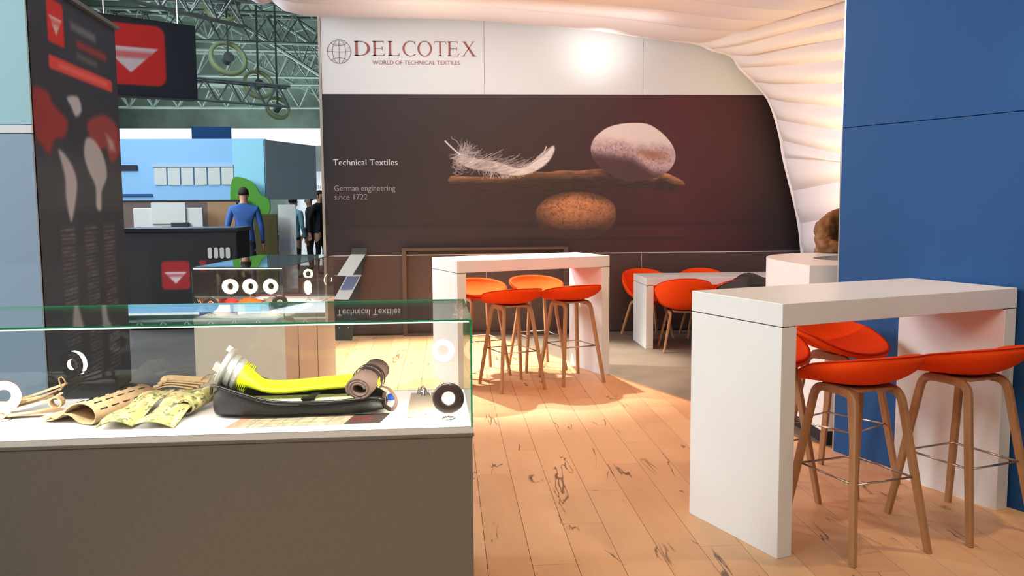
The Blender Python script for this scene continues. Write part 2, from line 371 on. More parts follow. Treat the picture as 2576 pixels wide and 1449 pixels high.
def text_obj(name, s, m, parent, x, y, z, width=None, height=None, rotx=90, rz=0, ext=.0006, spacing=1.0, align='LEFT'):
    cu = bpy.data.curves.new(name, 'FONT'); cu.body = s; cu.size = 1; cu.extrude = 0; cu.space_character = spacing; cu.align_x = 'LEFT'; cu.resolution_u = 4
    t = bpy.data.objects.new(name, cu); C.objects.link(t); dg = bpy.context.evaluated_depsgraph_get()
    me = bpy.data.meshes.new_from_object(t.evaluated_get(dg)); bpy.data.objects.remove(t); bpy.data.curves.remove(cu)
    co_ = np.zeros(len(me.vertices)*3); me.vertices.foreach_get('co', co_); co_ = co_.reshape(-1, 3)
    co_[:, 0] -= co_[:, 0].min(); wd = co_[:, 0].max(); base = 0
    sx = (width/wd) if width else None; sz = height/.73 if height else sx
    if sx is None: sx = sz
    co_[:, 0] *= sx; co_[:, 1] *= sz; me.vertices.foreach_set('co', co_.reshape(-1)); me.update()
    me.name = name
    o = obj(name, me, m, parent); o.location = (x, y, z); o.rotation_euler = (R_(rotx), 0, rz)
    return o
# ------------------------------------------------------------------ floor
fl = tag(obj('floor', (lambda bm: (box(bm, -30, 20, -8, 50, -.06, -.014), bm)[1])(NB()), M['hall_floor']), 'dark grey hall floor under the booths', kind='structure')
def clip_poly(pts, a, b, c):   # keep a*x+b*y<=c
    out = []
    for i in range(len(pts)):
        p, q = pts[i], pts[(i+1) % len(pts)]; dp, dq = a*p[0]+b*p[1]-c, a*q[0]+b*q[1]-c
        if dp <= 0: out.append(p)
        if dp*dq < 0:
            t = dp/(dp-dq); out.append((p[0]+t*(q[0]-p[0]), p[1]+t*(q[1]-p[1])))
    return out
EDGE = (1, .3815, 1.437+.3815*7.726)       # diagonal edge of the wooden area
pw, gap = .192, .0012; x = -1.38; k = 0
while x < 3.6:
    ln = 1.75; y = -.6-((k*.73) % 1.0)*ln
    while y < 10.33:
        y0, y1 = max(y, -.2), min(y+ln, 10.32)
        if y1-y0 > .05:
            p = [(x+gap, y0+gap), (x+pw-gap, y0+gap), (x+pw-gap, y1-gap), (x+gap, y1-gap)]
            p = clip_poly(p, *EDGE)
            if not (x > 2.45 and y0 > 5.4) and len(p) > 2:
                cx = sum(q[0] for q in p)/len(p); cy = sum(q[1] for q in p)/len(p)
                bm = NB(); extrude_poly(bm, [(q[0]-cx, q[1]-cy) for q in p], -.012, 0)
                obj('plank', bm, M['plank'], fl, loc=(cx, cy, 0))
        y += ln
    x += pw; k += 1
# grey lounge floor beyond the wood
bm = NB(); extrude_poly(bm, [(EDGE[2]-.3815*10.32, 10.32), (EDGE[2]-.3815*5.25, 5.25), (6.0, 5.25), (6.0, 10.32)], -.013, -.001)
obj('vinyl_floor', bm, M['lounge_floor'], fl)['label'] = 'grey brown vinyl floor of the lounge'
bm = NB(); sweep(bm, [(EDGE[2]-.3815*10.3, 10.3, .001), (EDGE[2]-.3815*5.25, 5.25, .001)], [(-.008, -.002), (.008, -.002), (.008, .002), (-.008, .002)])
obj('edge_strip', bm, M['oak'], fl)
bm = NB(); box(bm, -6.5, -2.4, 12.2, 15.4, -.013, -.004); obj('red_carpet', bm, M['red_carpet'], fl)['label'] = 'red carpet beside the black counter'

# ------------------------------------------------------------------ back wall
WY = 10.33; WX0 = -1.371; Z1, Z2, Z3 = .928, 2.752, 3.75; XR = 4.35
wb = tag(obj('wall_back', (lambda bm: (box(bm, WX0, XR, WY+.012, WY+.10, 0, Z3), bm)[1])(NB()), M['white_panel']), 'back wall of the booth with white band, dark mural and brown panels', kind='structure')
def panel(x0, x1, z0, z1, m, par=wb, name='panel', g=.0025):
    bm = NB(); box(bm, x0+g, x1-g, WY, WY+.0115, z0+g, z1-g); return obj(name, bm, m, par)
for a, b in ((WX0, .459), (.459, 2.290), (2.290, XR)): panel(a, b, Z2, Z3, M['white_panel'])
for a, b in ((WX0, .459), (.459, 2.290), (2.290, XR)): panel(a, b, 0.0, Z1-.004, M['dark_panel'])
bx('trim_strip', (WX0, WY-.004, Z1-.005), (XR, WY+.01, Z1+.005), M['trim_metal'], wb)
bx('trim_strip', (.4565, WY-.002, 0.02), (.4615, WY+.01, Z1-.006), M['trim_metal'], wb); bx('trim_strip', (2.2875, WY-.002, 0.02), (2.2925, WY+.01, Z1-.006), M['trim_metal'], wb)
bx('corner_profile', (WX0-.03, WY-.006, 0), (WX0-.001, WY+.10, Z3), M['trim_metal'], wb)['label'] = 'pale metal edge profile'
bx('baseboard', (WX0, WY-.006, 0), (XR, WY+.005, .018), M['kick'], wb)

# mural print; local coordinates in photo-like units (p across, q down)
PX = lambda p: WX0+(p-810)*.0045790
QZ = lambda q: Z2-(q-238)*.0045319
def mural(Pm, Qm):
    U, V = Pm, Qm
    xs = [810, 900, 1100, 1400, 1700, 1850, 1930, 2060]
    cs = np.array([(58, 54, 66), (70, 62, 68), (84, 68, 70), (92, 66, 66), (134, 56, 66), (118, 40, 52), (70, 28, 40), (52, 26, 36)], float)  # maroon towards the right: red tent glow painted into the print colours
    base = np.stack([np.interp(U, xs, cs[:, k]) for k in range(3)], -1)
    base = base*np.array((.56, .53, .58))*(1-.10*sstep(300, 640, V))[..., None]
    n = vnoise(U, V*1.3, 60, 3, 3); base = base*(.94+.12*n)[..., None]
    band = np.exp(-((V-566)/5.0)**2)*.16+np.exp(-((V-603-(U-1400)*.004)/4.0)**2)*.30*sstep(1180, 1260, U)*(1-sstep(1680, 1760, U)); base = base*(1-band)[..., None]
    base = base*(1+.10*sstep(568, 580, V))[..., None]
    c = base
    S = lambda pts: smooth_poly([(1080+a/3.68, 280+b/3.68) for a, b in pts])
    # lower stone
    e = [(945, 930), (985, 860), (1060, 800), (1170, 760), (1290, 748), (1430, 752), (1560, 785), (1650, 830), (1695, 900), (1703, 975), (1680, 1050), (1600, 1120), (1500, 1170), (1380, 1195), (1240, 1195), (1110, 1165), (1010, 1100), (960, 1020)]
    m = in_poly(U, V, S(e), 1.5); x = (U-1440)/103; y = (V-545)/60
    lightv = np.clip(1.05-((x+.05)**2*.75+(y+.55)**2*.75), 0, 1.1)+.28*np.exp(-((x-.82)**2*9+(y+.1)**2*2.2)); lightv = lightv*(1-.75*sstep(.45, 1.0, y))*(1-.75*sstep(.5, 1.0, -y+.35*np.abs(x)-.15)*sstep(0, .3, -y+.1))
    sp = vnoise(U, V, 7, 11, 4); pit = sstep(.58, .74, vnoise(U+5*vnoise(U, V, 9, 4, 2), V, 3.6, 12, 4))*.30
    st = np.stack([58+140*lightv, 40+92*lightv, 34+56*lightv], -1)*(.80+.38*sp)[..., None]*(1-pit*sstep(.1, .5, lightv))[..., None]
    c = c*(1-m[..., None])+st*m[..., None]
    # driftwood
    e = [(135, 620), (180, 590), (300, 597), (600, 600), (890, 558), (1050, 562), (1180, 545), (1330, 550), (1440, 540), (1590, 536), (1640, 570), (1800, 620), (2040, 612), (2120, 568), (2210, 588), (2330, 648), (2352, 688), (2275, 692), (2245, 742), (2170, 752), (2080, 722), (1950, 716), (1850, 720), (1700, 710), (1600, 726), (1470, 742), (1150, 748), (900, 762), (450, 776), (330, 768), (200, 722), (145, 655)]
    m = in_poly(U, V, S(e), 1.2); Zv = (V-280)*3.68; Zu = (U-1080)*3.68
    topedge = np.interp(Zu, [135, 300, 600, 890, 1180, 1590, 1800, 2040, 2120, 2350], [610, 597, 600, 560, 547, 538, 620, 612, 570, 660])
    dd = Zv-topedge; g = vnoise(U*.18, V*1.6, 3.2, 21, 4); lit = np.clip(1-dd/np.interp(Zu, [130, 700, 1500, 2000, 2350], [60, 70, 95, 60, 75]), 0, 1)*np.interp(Zu, [130, 900, 1500, 1640, 1980, 2060, 2350], [.9, .8, .95, .2, .1, 1.2, 1.0])
    wd = np.stack([50+110*lit, 34+78*lit, 30+48*lit], -1)*(.62+.75*g)[..., None]; c = c*(1-m[..., None])+wd*m[..., None]
    # upper stone
    e = [(1465, 310), (1500, 240), (1560, 185), (1640, 140), (1760, 112), (1900, 105), (2000, 118), (2080, 160), (2160, 225), (2230, 310), (2262, 400), (2250, 480), (2200, 550), (2120, 600), (2040, 628), (1930, 648), (1820, 650), (1700, 610), (1600, 555), (1520, 490), (1468, 400)]
    m = in_poly(U, V, S(e), 1.3); a = Zu; b = Zv
    top = 1-sstep(190, 330, b-.10*(a-1500)-60*vnoise(U, V, 30, 5, 2)+30); low = sstep(330, 450, b-.16*(a-1500)*sstep(1500, 2250, a)*0+.0*a-np.interp(a, [1460, 1600, 1850, 2050, 2260], [-10, 5, 40, 170, 190]))
    sp = vnoise(U, V, 6, 31, 4); pit = sstep(.56, .72, vnoise(U+4*vnoise(U, V, 9, 3, 2), V, 3.6, 33, 4))*.26
    mid = np.array((196, 168, 172), float)*(.80+.36*sp)[..., None]*(1-pit*(1-top))[..., None]
    st = mixc(mid, (238, 222, 216), top*.9)
    org = np.exp(-(((a-2040)/150)**2+((b-400-.18*(a-2040))/50)**2)); st = mixc(st, (150, 96, 66), np.clip(org*.75, 0, 1)*(1-top))
    st = mixc(st, (66, 42, 48), low*.93); rim = sstep(2150, 2262, a)*sstep(330, 420, b)*(1-sstep(540, 600, b)); st = mixc(st, (214, 180, 186), rim*.55)
    c = c*(1-m[..., None])+st*m[..., None]
    # feather: many fine barbs drawn as soft strokes
    A = np.zeros(U.shape); r = np.random.default_rng(5)
    du = np.unique(U[:, 0]); dv = np.unique(V[0])
    def stroke(pts, wdt, al):
        P = np.array([tuple(p) for p in catmull([(x_, y_, 0) for x_, y_ in pts], 10)])[:, :2]
        i0, i1 = np.searchsorted(du, [P[:, 0].min()-wdt-2, P[:, 0].max()+wdt+2]); j0, j1 = np.searchsorted(dv, [P[:, 1].min()-wdt-2, P[:, 1].max()+wdt+2])
        if i1 <= i0 or j1 <= j0: return
        uu, vv = U[i0:i1, j0:j1], V[i0:i1, j0:j1]; d = np.full(uu.shape, 1e9)
        for k in range(len(P)-1):
            x0, y0 = P[k]; x1, y1 = P[k+1]; t = np.clip(((uu-x0)*(x1-x0)+(vv-y0)*(y1-y0))/((x1-x0)**2+(y1-y0)**2+1e-9), 0, 1); d = np.minimum(d, np.hypot(uu-x0-t*(x1-x0), vv-y0-t*(y1-y0)))
        A[i0:i1, j0:j1] = np.maximum(A[i0:i1, j0:j1], al*np.clip(1.2-d/wdt, 0, 1))
    T = lambda a_, b_: (1080+a_/3.68, 280+b_/3.68)
    body = in_poly(U, V, S([(225, 390), (270, 385), (340, 405), (430, 440), (560, 455), (680, 490), (760, 520), (850, 510), (935, 462), (1005, 410), (1060, 360), (1104, 316), (1124, 345), (1096, 420), (1036, 492), (955, 545), (860, 580), (760, 592), (650, 585), (560, 562), (450, 545), (330, 520), (250, 480), (215, 440)]), 4)
    streak = vnoise((U*.94-V*.33)*.22, (U*.33+V*.94)*1.7, 2.6, 9, 3); fade = np.clip((U-1230)/70, 0, 1); A = np.maximum(A, body*np.clip((.30+.42*fade)+(.75-.30*fade)*streak, 0, 1))
    stroke([T(113, 272), T(165, 325), T(240, 392)], 2.6, 1); stroke([T(168, 228), T(178, 250), T(215, 270), T(240, 310), T(262, 350)], .9, .75)
    spine = [(230, 388), (285, 440), (400, 505), (560, 555), (700, 575), (850, 545), (960, 470), (1050, 380)]
    for k in range(430):
        i = (r.random()**1.25)*6.4; j = min(6, int(i)); f = i-j; sx = spine[j][0]*(1-f)+spine[j+1][0]*f; sy = spine[j][1]*(1-f)+spine[j+1][1]*f
        upd = r.random() < .55
        if i > 4.4: L = r.uniform(60, 130); ang = r.uniform(-1.15, -.75); bend = 8
        elif upd: L = r.uniform(90, 200) if i < 1.6 else r.uniform(150, 340); ang = r.uniform(-1.5, -.12) if i < 1.6 else r.uniform(-.62, -.20); bend = 30
        else: L = r.uniform(30, 115); ang = r.uniform(.3, 3.3) if i < 2 else r.uniform(.1, 2.2); bend = 22
        ex, ey = sx+L*math.cos(ang), sy+L*math.sin(ang)*.85; ey = min(ey, 618 if r.random() < .9 else 632); curl = r.uniform(-bend, bend)
        stroke([T(sx, sy), T(sx*.6+ex*.4+curl*.5, sy*.6+ey*.4-abs(curl)*.4), T(sx*.25+ex*.75-curl*.4, sy*.25+ey*.75-curl*.3), T(ex, ey)], r.uniform(.55, .95), r.uniform(.35, .85))
    for k in range(40):   # curly down at the quill end
        sx, sy = r.uniform(205, 300), r.uniform(400, 560); stroke([T(sx, sy), T(sx-r.uniform(5, 50), sy+r.uniform(-20, 30)), T(sx-r.uniform(-10, 45), sy+r.uniform(10, 45)), T(sx+r.uniform(-10, 25), sy+r.uniform(20, 50))], .7, r.uniform(.4, .8))
    for k in range(16):
        stroke([T(700+k*14, 575), T(830+k*11, 520-k*5), T(930+k*9, 450-k*7), T(1000+k*7, 385-k*4)], .8, .75)
    stroke([T(840, 560), T(950, 462), T(1015, 385), T(1046, 325)], 2.0, .95); stroke([T(700, 580), T(860, 552), T(990, 462), T(1070, 378), T(1112, 320)], 1.6, 1)
    c = mixc(c, (244, 232, 228), np.clip(A, 0, 1))
    return c
us = np.concatenate([np.linspace(PX(810), PX(1100), 30)[:-1], np.linspace(PX(1100), PX(1730), 640)[:-1], np.linspace(PX(1730), XR, 40)])
vs = np.concatenate([np.linspace(QZ(238), QZ(304), 8)[:-1], np.linspace(QZ(304), QZ(612), 312)[:-1], np.linspace(QZ(612), QZ(640), 6)])
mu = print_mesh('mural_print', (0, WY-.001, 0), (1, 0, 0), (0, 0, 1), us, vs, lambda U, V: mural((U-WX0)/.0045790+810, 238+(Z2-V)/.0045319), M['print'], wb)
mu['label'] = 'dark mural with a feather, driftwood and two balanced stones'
bx('mural_board', (WX0+.001, WY, Z1+.006), (XR, WY+.0115, Z2-.003), M['dark_panel'], wb)

# lettering on the mural and the white band
text_obj('lettering', 'Technical Textiles', M['white_print'], wb, -1.268, WY-.003, 1.958, .728, .072)['label'] = 'white words Technical Textiles'
text_obj('lettering', 'German engineering', M['grey_print'], wb, -1.262, WY-.003, 1.668, .690, .066)['label'] = 'grey words German engineering'
text_obj('lettering', 'since 1722', M['grey_print'], wb, -1.262, WY-.003, 1.570, .372, .066)['label'] = 'grey words since 1722'
text_obj('lettering', 'WORLD OF TECHNICAL TEXTILES', M['red_print'], wb, -.800, WY-.003, 3.083, .982, .047)['label'] = 'small brown words WORLD OF TECHNICAL TEXTILES'
def serif_word(x, z, h):
    bm = NB(); Y = WY-.003
    def poly(pts):
        bm.faces.new([bm.verts.new((x0+a*h, Y, z+b*h)) for a, b in pts])
    def stem(a, w_, s=.075, top=True, bot=True):
        poly([(a, 0), (a+w_, 0), (a+w_, 1), (a, 1)])
        for t, hh in ((1, top), (0, bot)):
            if hh:
                d = -1 if t else 1; poly([(a-s, t), (a+w_+s, t), (a+w_+s, t+d*.028), (a+w_, t+d*.075), (a, t+d*.075), (a-s, t+d*.028)])
    def arc(cx, cy, ro, ri, a0, a1, dx=0, n=22):
        for k in range(n):
            t0, t1 = R_(a0+(a1-a0)*k/n), R_(a0+(a1-a0)*(k+1)/n)
            poly([(cx+ro[0]*math.cos(t0), cy+ro[1]*math.sin(t0)), (cx+ro[0]*math.cos(t1), cy+ro[1]*math.sin(t1)), (cx+dx+ri[0]*math.cos(t1), cy+ri[1]*math.sin(t1)), (cx+dx+ri[0]*math.cos(t0), cy+ri[1]*math.sin(t0))])
    W_ = .135
    adv = [0]
    def D():
        stem(.09, W_); arc(.36, .5, (.56, .5), (.40, .455), -90, 90); poly([(.22, 0), (.38, 0), (.38, .045), (.22, .045)]); poly([(.22, .955), (.38, .955), (.38, 1), (.22, 1)]); return 1.04
    def E():
        stem(.09, W_); poly([(.2, .955), (.70, .955), (.70, 1), (.2, 1)]); poly([(.70, 1), (.66, 1), (.66, .955), (.72, .80)]); poly([(.2, 0), (.74, 0), (.74, .045), (.2, .045)]); poly([(.74, 0), (.70, .0), (.68, .045), (.80, .22)])
        poly([(.2, .485), (.62, .485), (.62, .53), (.2, .53)]); poly([(.60, .40), (.64, .38), (.64, .64), (.60, .62)]); return .90
    def L():
        stem(.09, W_); poly([(.2, 0), (.70, 0), (.70, .045), (.2, .045)]); poly([(.70, 0), (.66, 0), (.64, .045), (.76, .25)]); return .80
    def Cc():
        arc(.56, .5, (.52, .53), (.40, .485), 52, 308, dx=.02); poly([(.86, .99), (.89, .99), (.89, .72), (.85, .80), (.80, .90)]); poly([(.84, .04), (.92, .12), (.91, .15), (.80, .09)]); return .98
    def O():
        arc(.54, .5, (.50, .53), (.355, .485), 0, 360, n=40); return 1.08
    def Tt():
        stem(.42, W_, top=False); poly([(.03, .95), (.95, .95), (.95, 1), (.03, 1)]); poly([(.0, .80), (.03, .80), (.09, .95), (.03, 1)]); poly([(.98, .80), (.95, 1), (.89, .95), (.95, .80)]); return .98
    def X():
        poly([(.10, 1), (.28, 1), (.98, 0), (.80, 0)]); poly([(.82, 1), (.88, 1), (.16, 0), (.10, 0)])
        for a, b, t in ((.02, .36, 1), (.72, .98, 1), (.0, .27, 0), (.70, 1.06, 0)):
            d = -1 if t else 1; poly([(a, t), (b, t), (b, t+d*.03), (a, t+d*.03)])
        return 1.06
    glyph = [D, E, L, Cc, O, Tt, E, X]; starts = [-1.003, -.800, -.625, -.462, -.294, -.110, .042, .202]; ends = [-.824, -.655, -.490, -.312, -.130, .032, .178, .371]
    for g, s, e in zip(glyph, starts, ends):
        x0 = s; n0 = len(bm.verts); g(); bm.verts.ensure_lookup_table(); vs_ = bm.verts[n0:]; a = min(v.co.x for v in vs_); b = max(v.co.x for v in vs_)
        for v in vs_: v.co.x = s+(v.co.x-a)*(e-s)/(b-a)
    o = obj('lettering', bm, M['red_print'], wb); o['label'] = 'large dark red serif word DELCOTEX'
serif_word(0, 3.178, .163)
# globe emblem drawn with fine lines
bm = NB(); gx, gz, gr = -1.169, 3.222, .130; sec = [(-.0022, -.0008), (.0022, -.0008), (.0022, .0008), (-.0022, .0008)]
def gl(pts, closed=False): sweep(bm, [(gx+a*gr, WY-.003, gz+b*gr) for a, b in pts], sec, closed=closed, upv=(0, -1, 0))
gl([(math.cos(t), math.sin(t)) for t in np.linspace(0, 2*math.pi, 49)[:-1]], True); gl([(0, -1), (0, 1)]); gl([(-1, .02), (0, -.04), (1, .02)])
for s in (-1, 1):
    gl([(s*.56*math.cos(t), math.sin(t)) for t in np.linspace(-math.pi/2, math.pi/2, 17)])
    gl([(.64*math.cos(t), s*(.77-.24*math.sin(t))) for t in np.linspace(0, math.pi, 15)])
obj('globe_emblem', bm, M['globe_print'], wb)['label'] = 'thin line globe emblem'
tag(fl, None)

# ------------------------------------------------------------------ framed niche unit standing on the back wall
nt_ = thing('framed_niche', 'dark brown box frame niche on the back wall behind the first bar table', 'frame', (.45, WY, 0))
nx0, nx1, nzt = -.505-.45, 1.405-.45, 1.012
for nm, a, b in (('frame_side', (nx0, -.10, .0), (nx0+.045, -.003, nzt)), ('frame_side', (nx1-.045, -.10, .0), (nx1, -.003, nzt)), ('frame_top', (nx0+.045, -.10, nzt-.03), (nx1-.045, -.003, nzt)), ('frame_bottom', (nx0+.045, -.10, .0), (nx1-.045, -.003, .03))):
    bx(nm, a, b, M['niche'], nt_)

# ------------------------------------------------------------------ blue partition on the right
P0 = Vector((2.371, 5.211, 0)); dr = Vector((.3815, -.9244, 0)); nrm = Vector((dr.y, -dr.x, 0)) # toward the camera side is -x
ang = math.atan2(dr.y, dr.x)
wr = tag(obj('wall_right', (lambda bm: (box(bm, .004, 2.5, .008, .10, 0, 4.2), bm)[1])(NB()), M['kick'], loc=P0, rot=(0, 0, ang)), 'tall blue partition wall on the right', kind='structure')
# local x runs along the wall toward the camera; local -y? faces the room
def side(): return 1
for (a, b, z0, z1) in ((0, 2.5, 0, 1.962), (0, 2.5, 1.966, 4.2)):
    bx('panel', (a, -.012, z0), (b, .0075, z1), M['blue'], wr)
bx('edge_profile', (-.010, -.012, 0), (-.0005, .10, 4.2), M['steel'], wr)['label'] = 'thin metal edge of the blue wall'

# ------------------------------------------------------------------ inflated canopy
tent = thing('inflated_canopy', 'pale ribbed inflated fabric canopy arching over the lounge, glowing orange and yellow', 'canopy', (0, 10.15, 0))
RIM = [(-1.95, 3.80), (-1.834, 3.741), (-1.709, 3.649), (-1.538, 3.608), (-1.367, 3.597), (-.501, 3.587), (.451, 3.565), (1.264, 3.502), (1.713, 3.462), (2.243, 3.391), (2.60, 3.352), (2.90, 3.308)]
INN = [(2.9, 3.308), (3.032, 3.239), (3.265, 3.175), (3.373, 3.031), (3.55, 2.869), (3.71, 2.684), (3.808, 2.449), (3.874, 2.213), (3.911, 2.006), (4.014, 1.636), (4.108, 1.259), (4.16, .88), (4.20, .45), (4.22, 0.0)]
OUTz = [3.406, 3.242, 3.064, 2.858, 2.647, 2.424, 2.204, 1.986, 1.929, 1.698, 1.362, .98, .50, 0.0]
rib_o = []
for k, z in enumerate(OUTz):
    Y = 8.3+.06*k; f = Y/8.5; rib_o.append(Vector((.4447*Y, Y, 1.55+(z-1.55)*f if k < 11 else z)))
def rib_pt(k, t):   # t=0 at the back rim, t=1 at the sampled point, runs on to 2
    a = Vector((INN[k][0], 10.12, INN[k][1])); b = rib_o[k]; p = a.lerp(b, t)
    if t > 1: p.z = a.z+(b.z-a.z)*(1+(t-1)*.6)
    return p
oy = Vector((0, 10.15, 0))
for k in range(len(INN)-1):
    nu, nv = 26, 11; V = np.zeros((nu, nv, 3))
    for i in range(nu):
        t = 1.9*i/(nu-1); a, b = rib_pt(k, t), rib_pt(k+1, t); c = (b-a); nin = Vector((-abs(c.z), 0, -abs(c.x)*.9-.001)).normalized()
        for j in range(nv):
            s = j/(nv-1); bulge = .085*(math.sin(math.pi*s)**.75)*(min(1, i/4)**.6)
            # the lower part of each chamber bellies out over the rib below it
            bulge *= .75+.5*s
            V[i, j] = a.lerp(b, s)+nin*bulge-oy
    o = obj('side_chamber', grid_mesh('side_chamber', V), M['fabric'], tent, smooth=True)
# gathered hem of the rim, running along the wall
rimpts = [Vector((x, 10.20, z)) for x, z in RIM[3:]]+[Vector((x, 10.16, z)) for x, z in INN[1:]]
bm = NB(); sweep(bm, [p-oy+Vector((.012, 0, .012)) for p in catmull(rimpts, 3)], circ(.032, 8), upv=(0, 1, 0)); obj('rim_hem', bm, M['fabric'], tent, smooth=True)
rows = [10.15, 9.57, 9.09, 8.66, 8.28, 7.85, 7.35, 6.8, 6.2, 5.6, 5.0]
crs = [(lambda p: (p.x, p.z))(rib_pt(0, max(0, (10.12-Y_)/(10.12-rib_o[0].y)))) for Y_ in rows]
rx = np.array([p[0] for p in RIM]); rz_ = np.array([p[1] for p in RIM])
for k in range(len(rows)-1):
    nu, nv = 60, 9; V = np.zeros((nu, nv, 3)); ss = np.linspace(0, 1, nu)
    def edge(kk):
        xe, ze = crs[kk]; xx = -1.95+(xe+1.95)*ss; zz = np.interp(-1.95+(2.9+1.95)*ss, rx, rz_)+(ze-3.308)*ss+(10.15-rows[kk])*.02*(1-ss); return xx, zz
    xa, za = edge(k); xb, zb = edge(k+1)
    for j in range(nv):
        s = j/(nv-1); bl = .075*math.sin(math.pi*s)**.8
        V[:, j, 0] = xa*(1-s)+xb*s; V[:, j, 1] = rows[k]*(1-s)+rows[k+1]*s-10.15; V[:, j, 2] = za*(1-s)+zb*s-bl*np.minimum(1, (1-ss)*12)**.5*np.minimum(1, ss*20+.2)
    obj('ceiling_chamber', grid_mesh('ceiling_chamber', V), M['fabric'], tent, smooth=True)
bm = NB(); sweep(bm, [Vector((-1.93, y, 3.80+(10.3-y)*.06))-oy for y in (10.28, 10.0, 9.2, 8.4, 7.4, 6.2, 5.0)], circ(.16, 16), scale=[.4, 1, 1, 1, 1, 1, 1], upv=(0, 0, 1)); obj('edge_tube', bm, M['fabric'], tent, smooth=True)
# ------------------------------------------------------------------ bar tables
def bar_table(name, label, cat, loc, rz, L, D, H, t=.10, leg=.08, group=None):
    """loc = front left floor corner, local x along the front, y to the back"""
    r = thing(name, label, cat, loc, rz, group)
    bx('tabletop', (0, 0, H-t), (L, D, H), M['laminate'], r, bev=.0025)
    for a in (0, L-leg):
        bx('panel_leg', (a, 0.001, 0), (a+leg, D-.001, H-t-.004), M['laminate'], r, bev=.0025)
    for a in (0, L-leg): bx('shadow_gap', (a+.004, .006, H-t-.004), (a+leg-.004, D-.006, H-t), M['joint'], r)
    return r
bar_table('bar_table', 'white bar table in the right foreground against the blue wall', 'table', (1.405, 3.622, 0), R_(20.4), 1.462, .637, 1.109, .098, .080, 'white panel-leg bar tables')
bar_table('bar_table', 'white bar table in the middle, standing on the wood in front of the mural', 'table', (.085, 7.245, 0), R_(20.6), 1.440, .60, 1.06, .098, .078, 'white panel-leg bar tables')
bar_table('low_table', 'low white lounge table with orange tub chairs around it on the grey floor', 'table', (2.055, 9.045, 0), 0, 1.80, .63, .739, .075, .078)

# ------------------------------------------------------------------ upholstered shells
def shell_mesh(W_, Db, Df, z0, hb, hs, hf, th, pw=2.6, nth=56, nr=14, dish=.0):
    """closed cushion-like bowl; back at -y"""
    def rim(phi):   # phi=0 back
        c = math.cos(phi); back = max(0, (c+1)/2)
        h = hf+(hs-hf)*min(1, back*2)**1.2 if c < 0 else hs+(hb-hs)*(c**.85)
        return h
    top = []; bot = []
    for i in range(nth):
        phi = 2*math.pi*i/nth; h = rim(phi); dy = Db if math.cos(phi) > 0 else Df
        ex = .92; sx = math.copysign(abs(math.sin(phi))**ex, math.sin(phi)); cy = math.copysign(abs(math.cos(phi))**ex, math.cos(phi))
        ra = []; rb = []
        for j in range(nr):
            r = (j+1)/nr; q = 1-(1-r)**1.35; z = z0+h*r**pw-dish*(1-r*r)
            ra.append((W_*sx*q, -dy*cy*q, z+th*.5)); 
            slope = h*pw*r**(pw-1)/max(W_, dy); nx = min(1, slope)
            rb.append((W_*sx*(q+.0)+sx*th*nx*.75, -dy*cy*q-cy*th*nx*.75, z-th*.5*(1-nx*.35)))
        top.append(ra); bot.append(rb)
    bm = NB(); ct = bm.verts.new((0, 0, z0+th*.5-dish)); cb = bm.verts.new((0, 0, z0-th*.5-dish))
    TV = [[bm.verts.new(p) for p in r] for r in top]; BV = [[bm.verts.new(p) for p in r] for r in bot]
    MV = []
    for i in range(nth):
        a, b = Vector(top[i][-1]), Vector(bot[i][-1]); mid = (a+b)/2; out = Vector((mid.x, mid.y, 0)).normalized()*th*.18+Vector((0, 0, th*.22)); MV.append(bm.verts.new(mid+out))
    for i in range(nth):
        k = (i+1) % nth; bm.faces.new((ct, TV[i][0], TV[k][0])); bm.faces.new((cb, BV[k][0], BV[i][0]))
        for j in range(nr-1):
            bm.faces.new((TV[i][j], TV[i][j+1], TV[k][j+1], TV[k][j])); bm.faces.new((BV[i][j], BV[k][j], BV[k][j+1], BV[i][j+1]))
        bm.faces.new((TV[i][-1], MV[i], MV[k], TV[k][-1])); bm.faces.new((MV[i], BV[i][-1], BV[k][-1], MV[k]))
    rimline = [tuple(v.co+Vector((0, 0, .001))) for v in MV]
    return bm, rimline
LSEC = rrect(.019, .0125, .45, 2)
def leg_bm(sx, sy, fx, fy, tx, ty, H, z0=0):
    """one bent-wood leg: foot, straight rise, tight bend, half of the side rail"""
    bm = NB(); f = Vector((sx*fx, sy*fy, z0)); t = Vector((sx*tx, sy*ty, H)); rail = Vector((sx*tx*1.0, 0, H+.004))
    d1 = (t-f).normalized(); d2 = (rail-t).normalized(); rr = .055; pts = [f, f.lerp(t, .5), t-d1*rr*1.6, t-d1*rr]
    for k in range(1, 6):
        u = k/6; pts.append((t-d1*rr).lerp(t, u).lerp(t.lerp(t+d2*rr, u), u))
    pts += [t+d2*rr, rail]
    # strap section: wide face turned outward (local s follows path side)
    sc = [(.82, .9)]+[(1, 1)]*(len(pts)-1)
    sweep(bm, pts, LSEC, scale=sc, upv=(sx, 0, .0)); return bm
def make_stool(label, loc, rz, group):
    r = thing('bar_stool', label, 'stool', loc, rz, group)
    bm, rim = shell_mesh(.250, .232, .225, .742, .128, .078, -.014, .032, 2.2)
    obj('seat_shell', bm, M['orange'], r, smooth=True)
    bm = NB(); sweep(bm, rim, circ(.0035, 6), closed=True); obj('piping', bm, M['orange_dark'], r, smooth=True)
    bx('seat_base', (-.10, -.115, .712), (.10, .115, .725), M['oak'], r, bev=.004)
    for sx in (-1, 1):
        for sy in (-1, 1): obj('leg', leg_bm(sx, sy, .205, .235, .125, .125, .706), M['oak'], r, smooth=False)
    k = .33/.706; hx, hy = .205+(.125-.205)*k-.012, .235+(.125-.235)*k-.006
    bm = NB(); sweep(bm, [(-hx, -hy, .33), (hx, -hy, .33), (hx, hy, .33), (-hx, hy, .33)], circ(.0055, 8), closed=True); obj('footrest', bm, M['steel'], r, smooth=True)
    return r
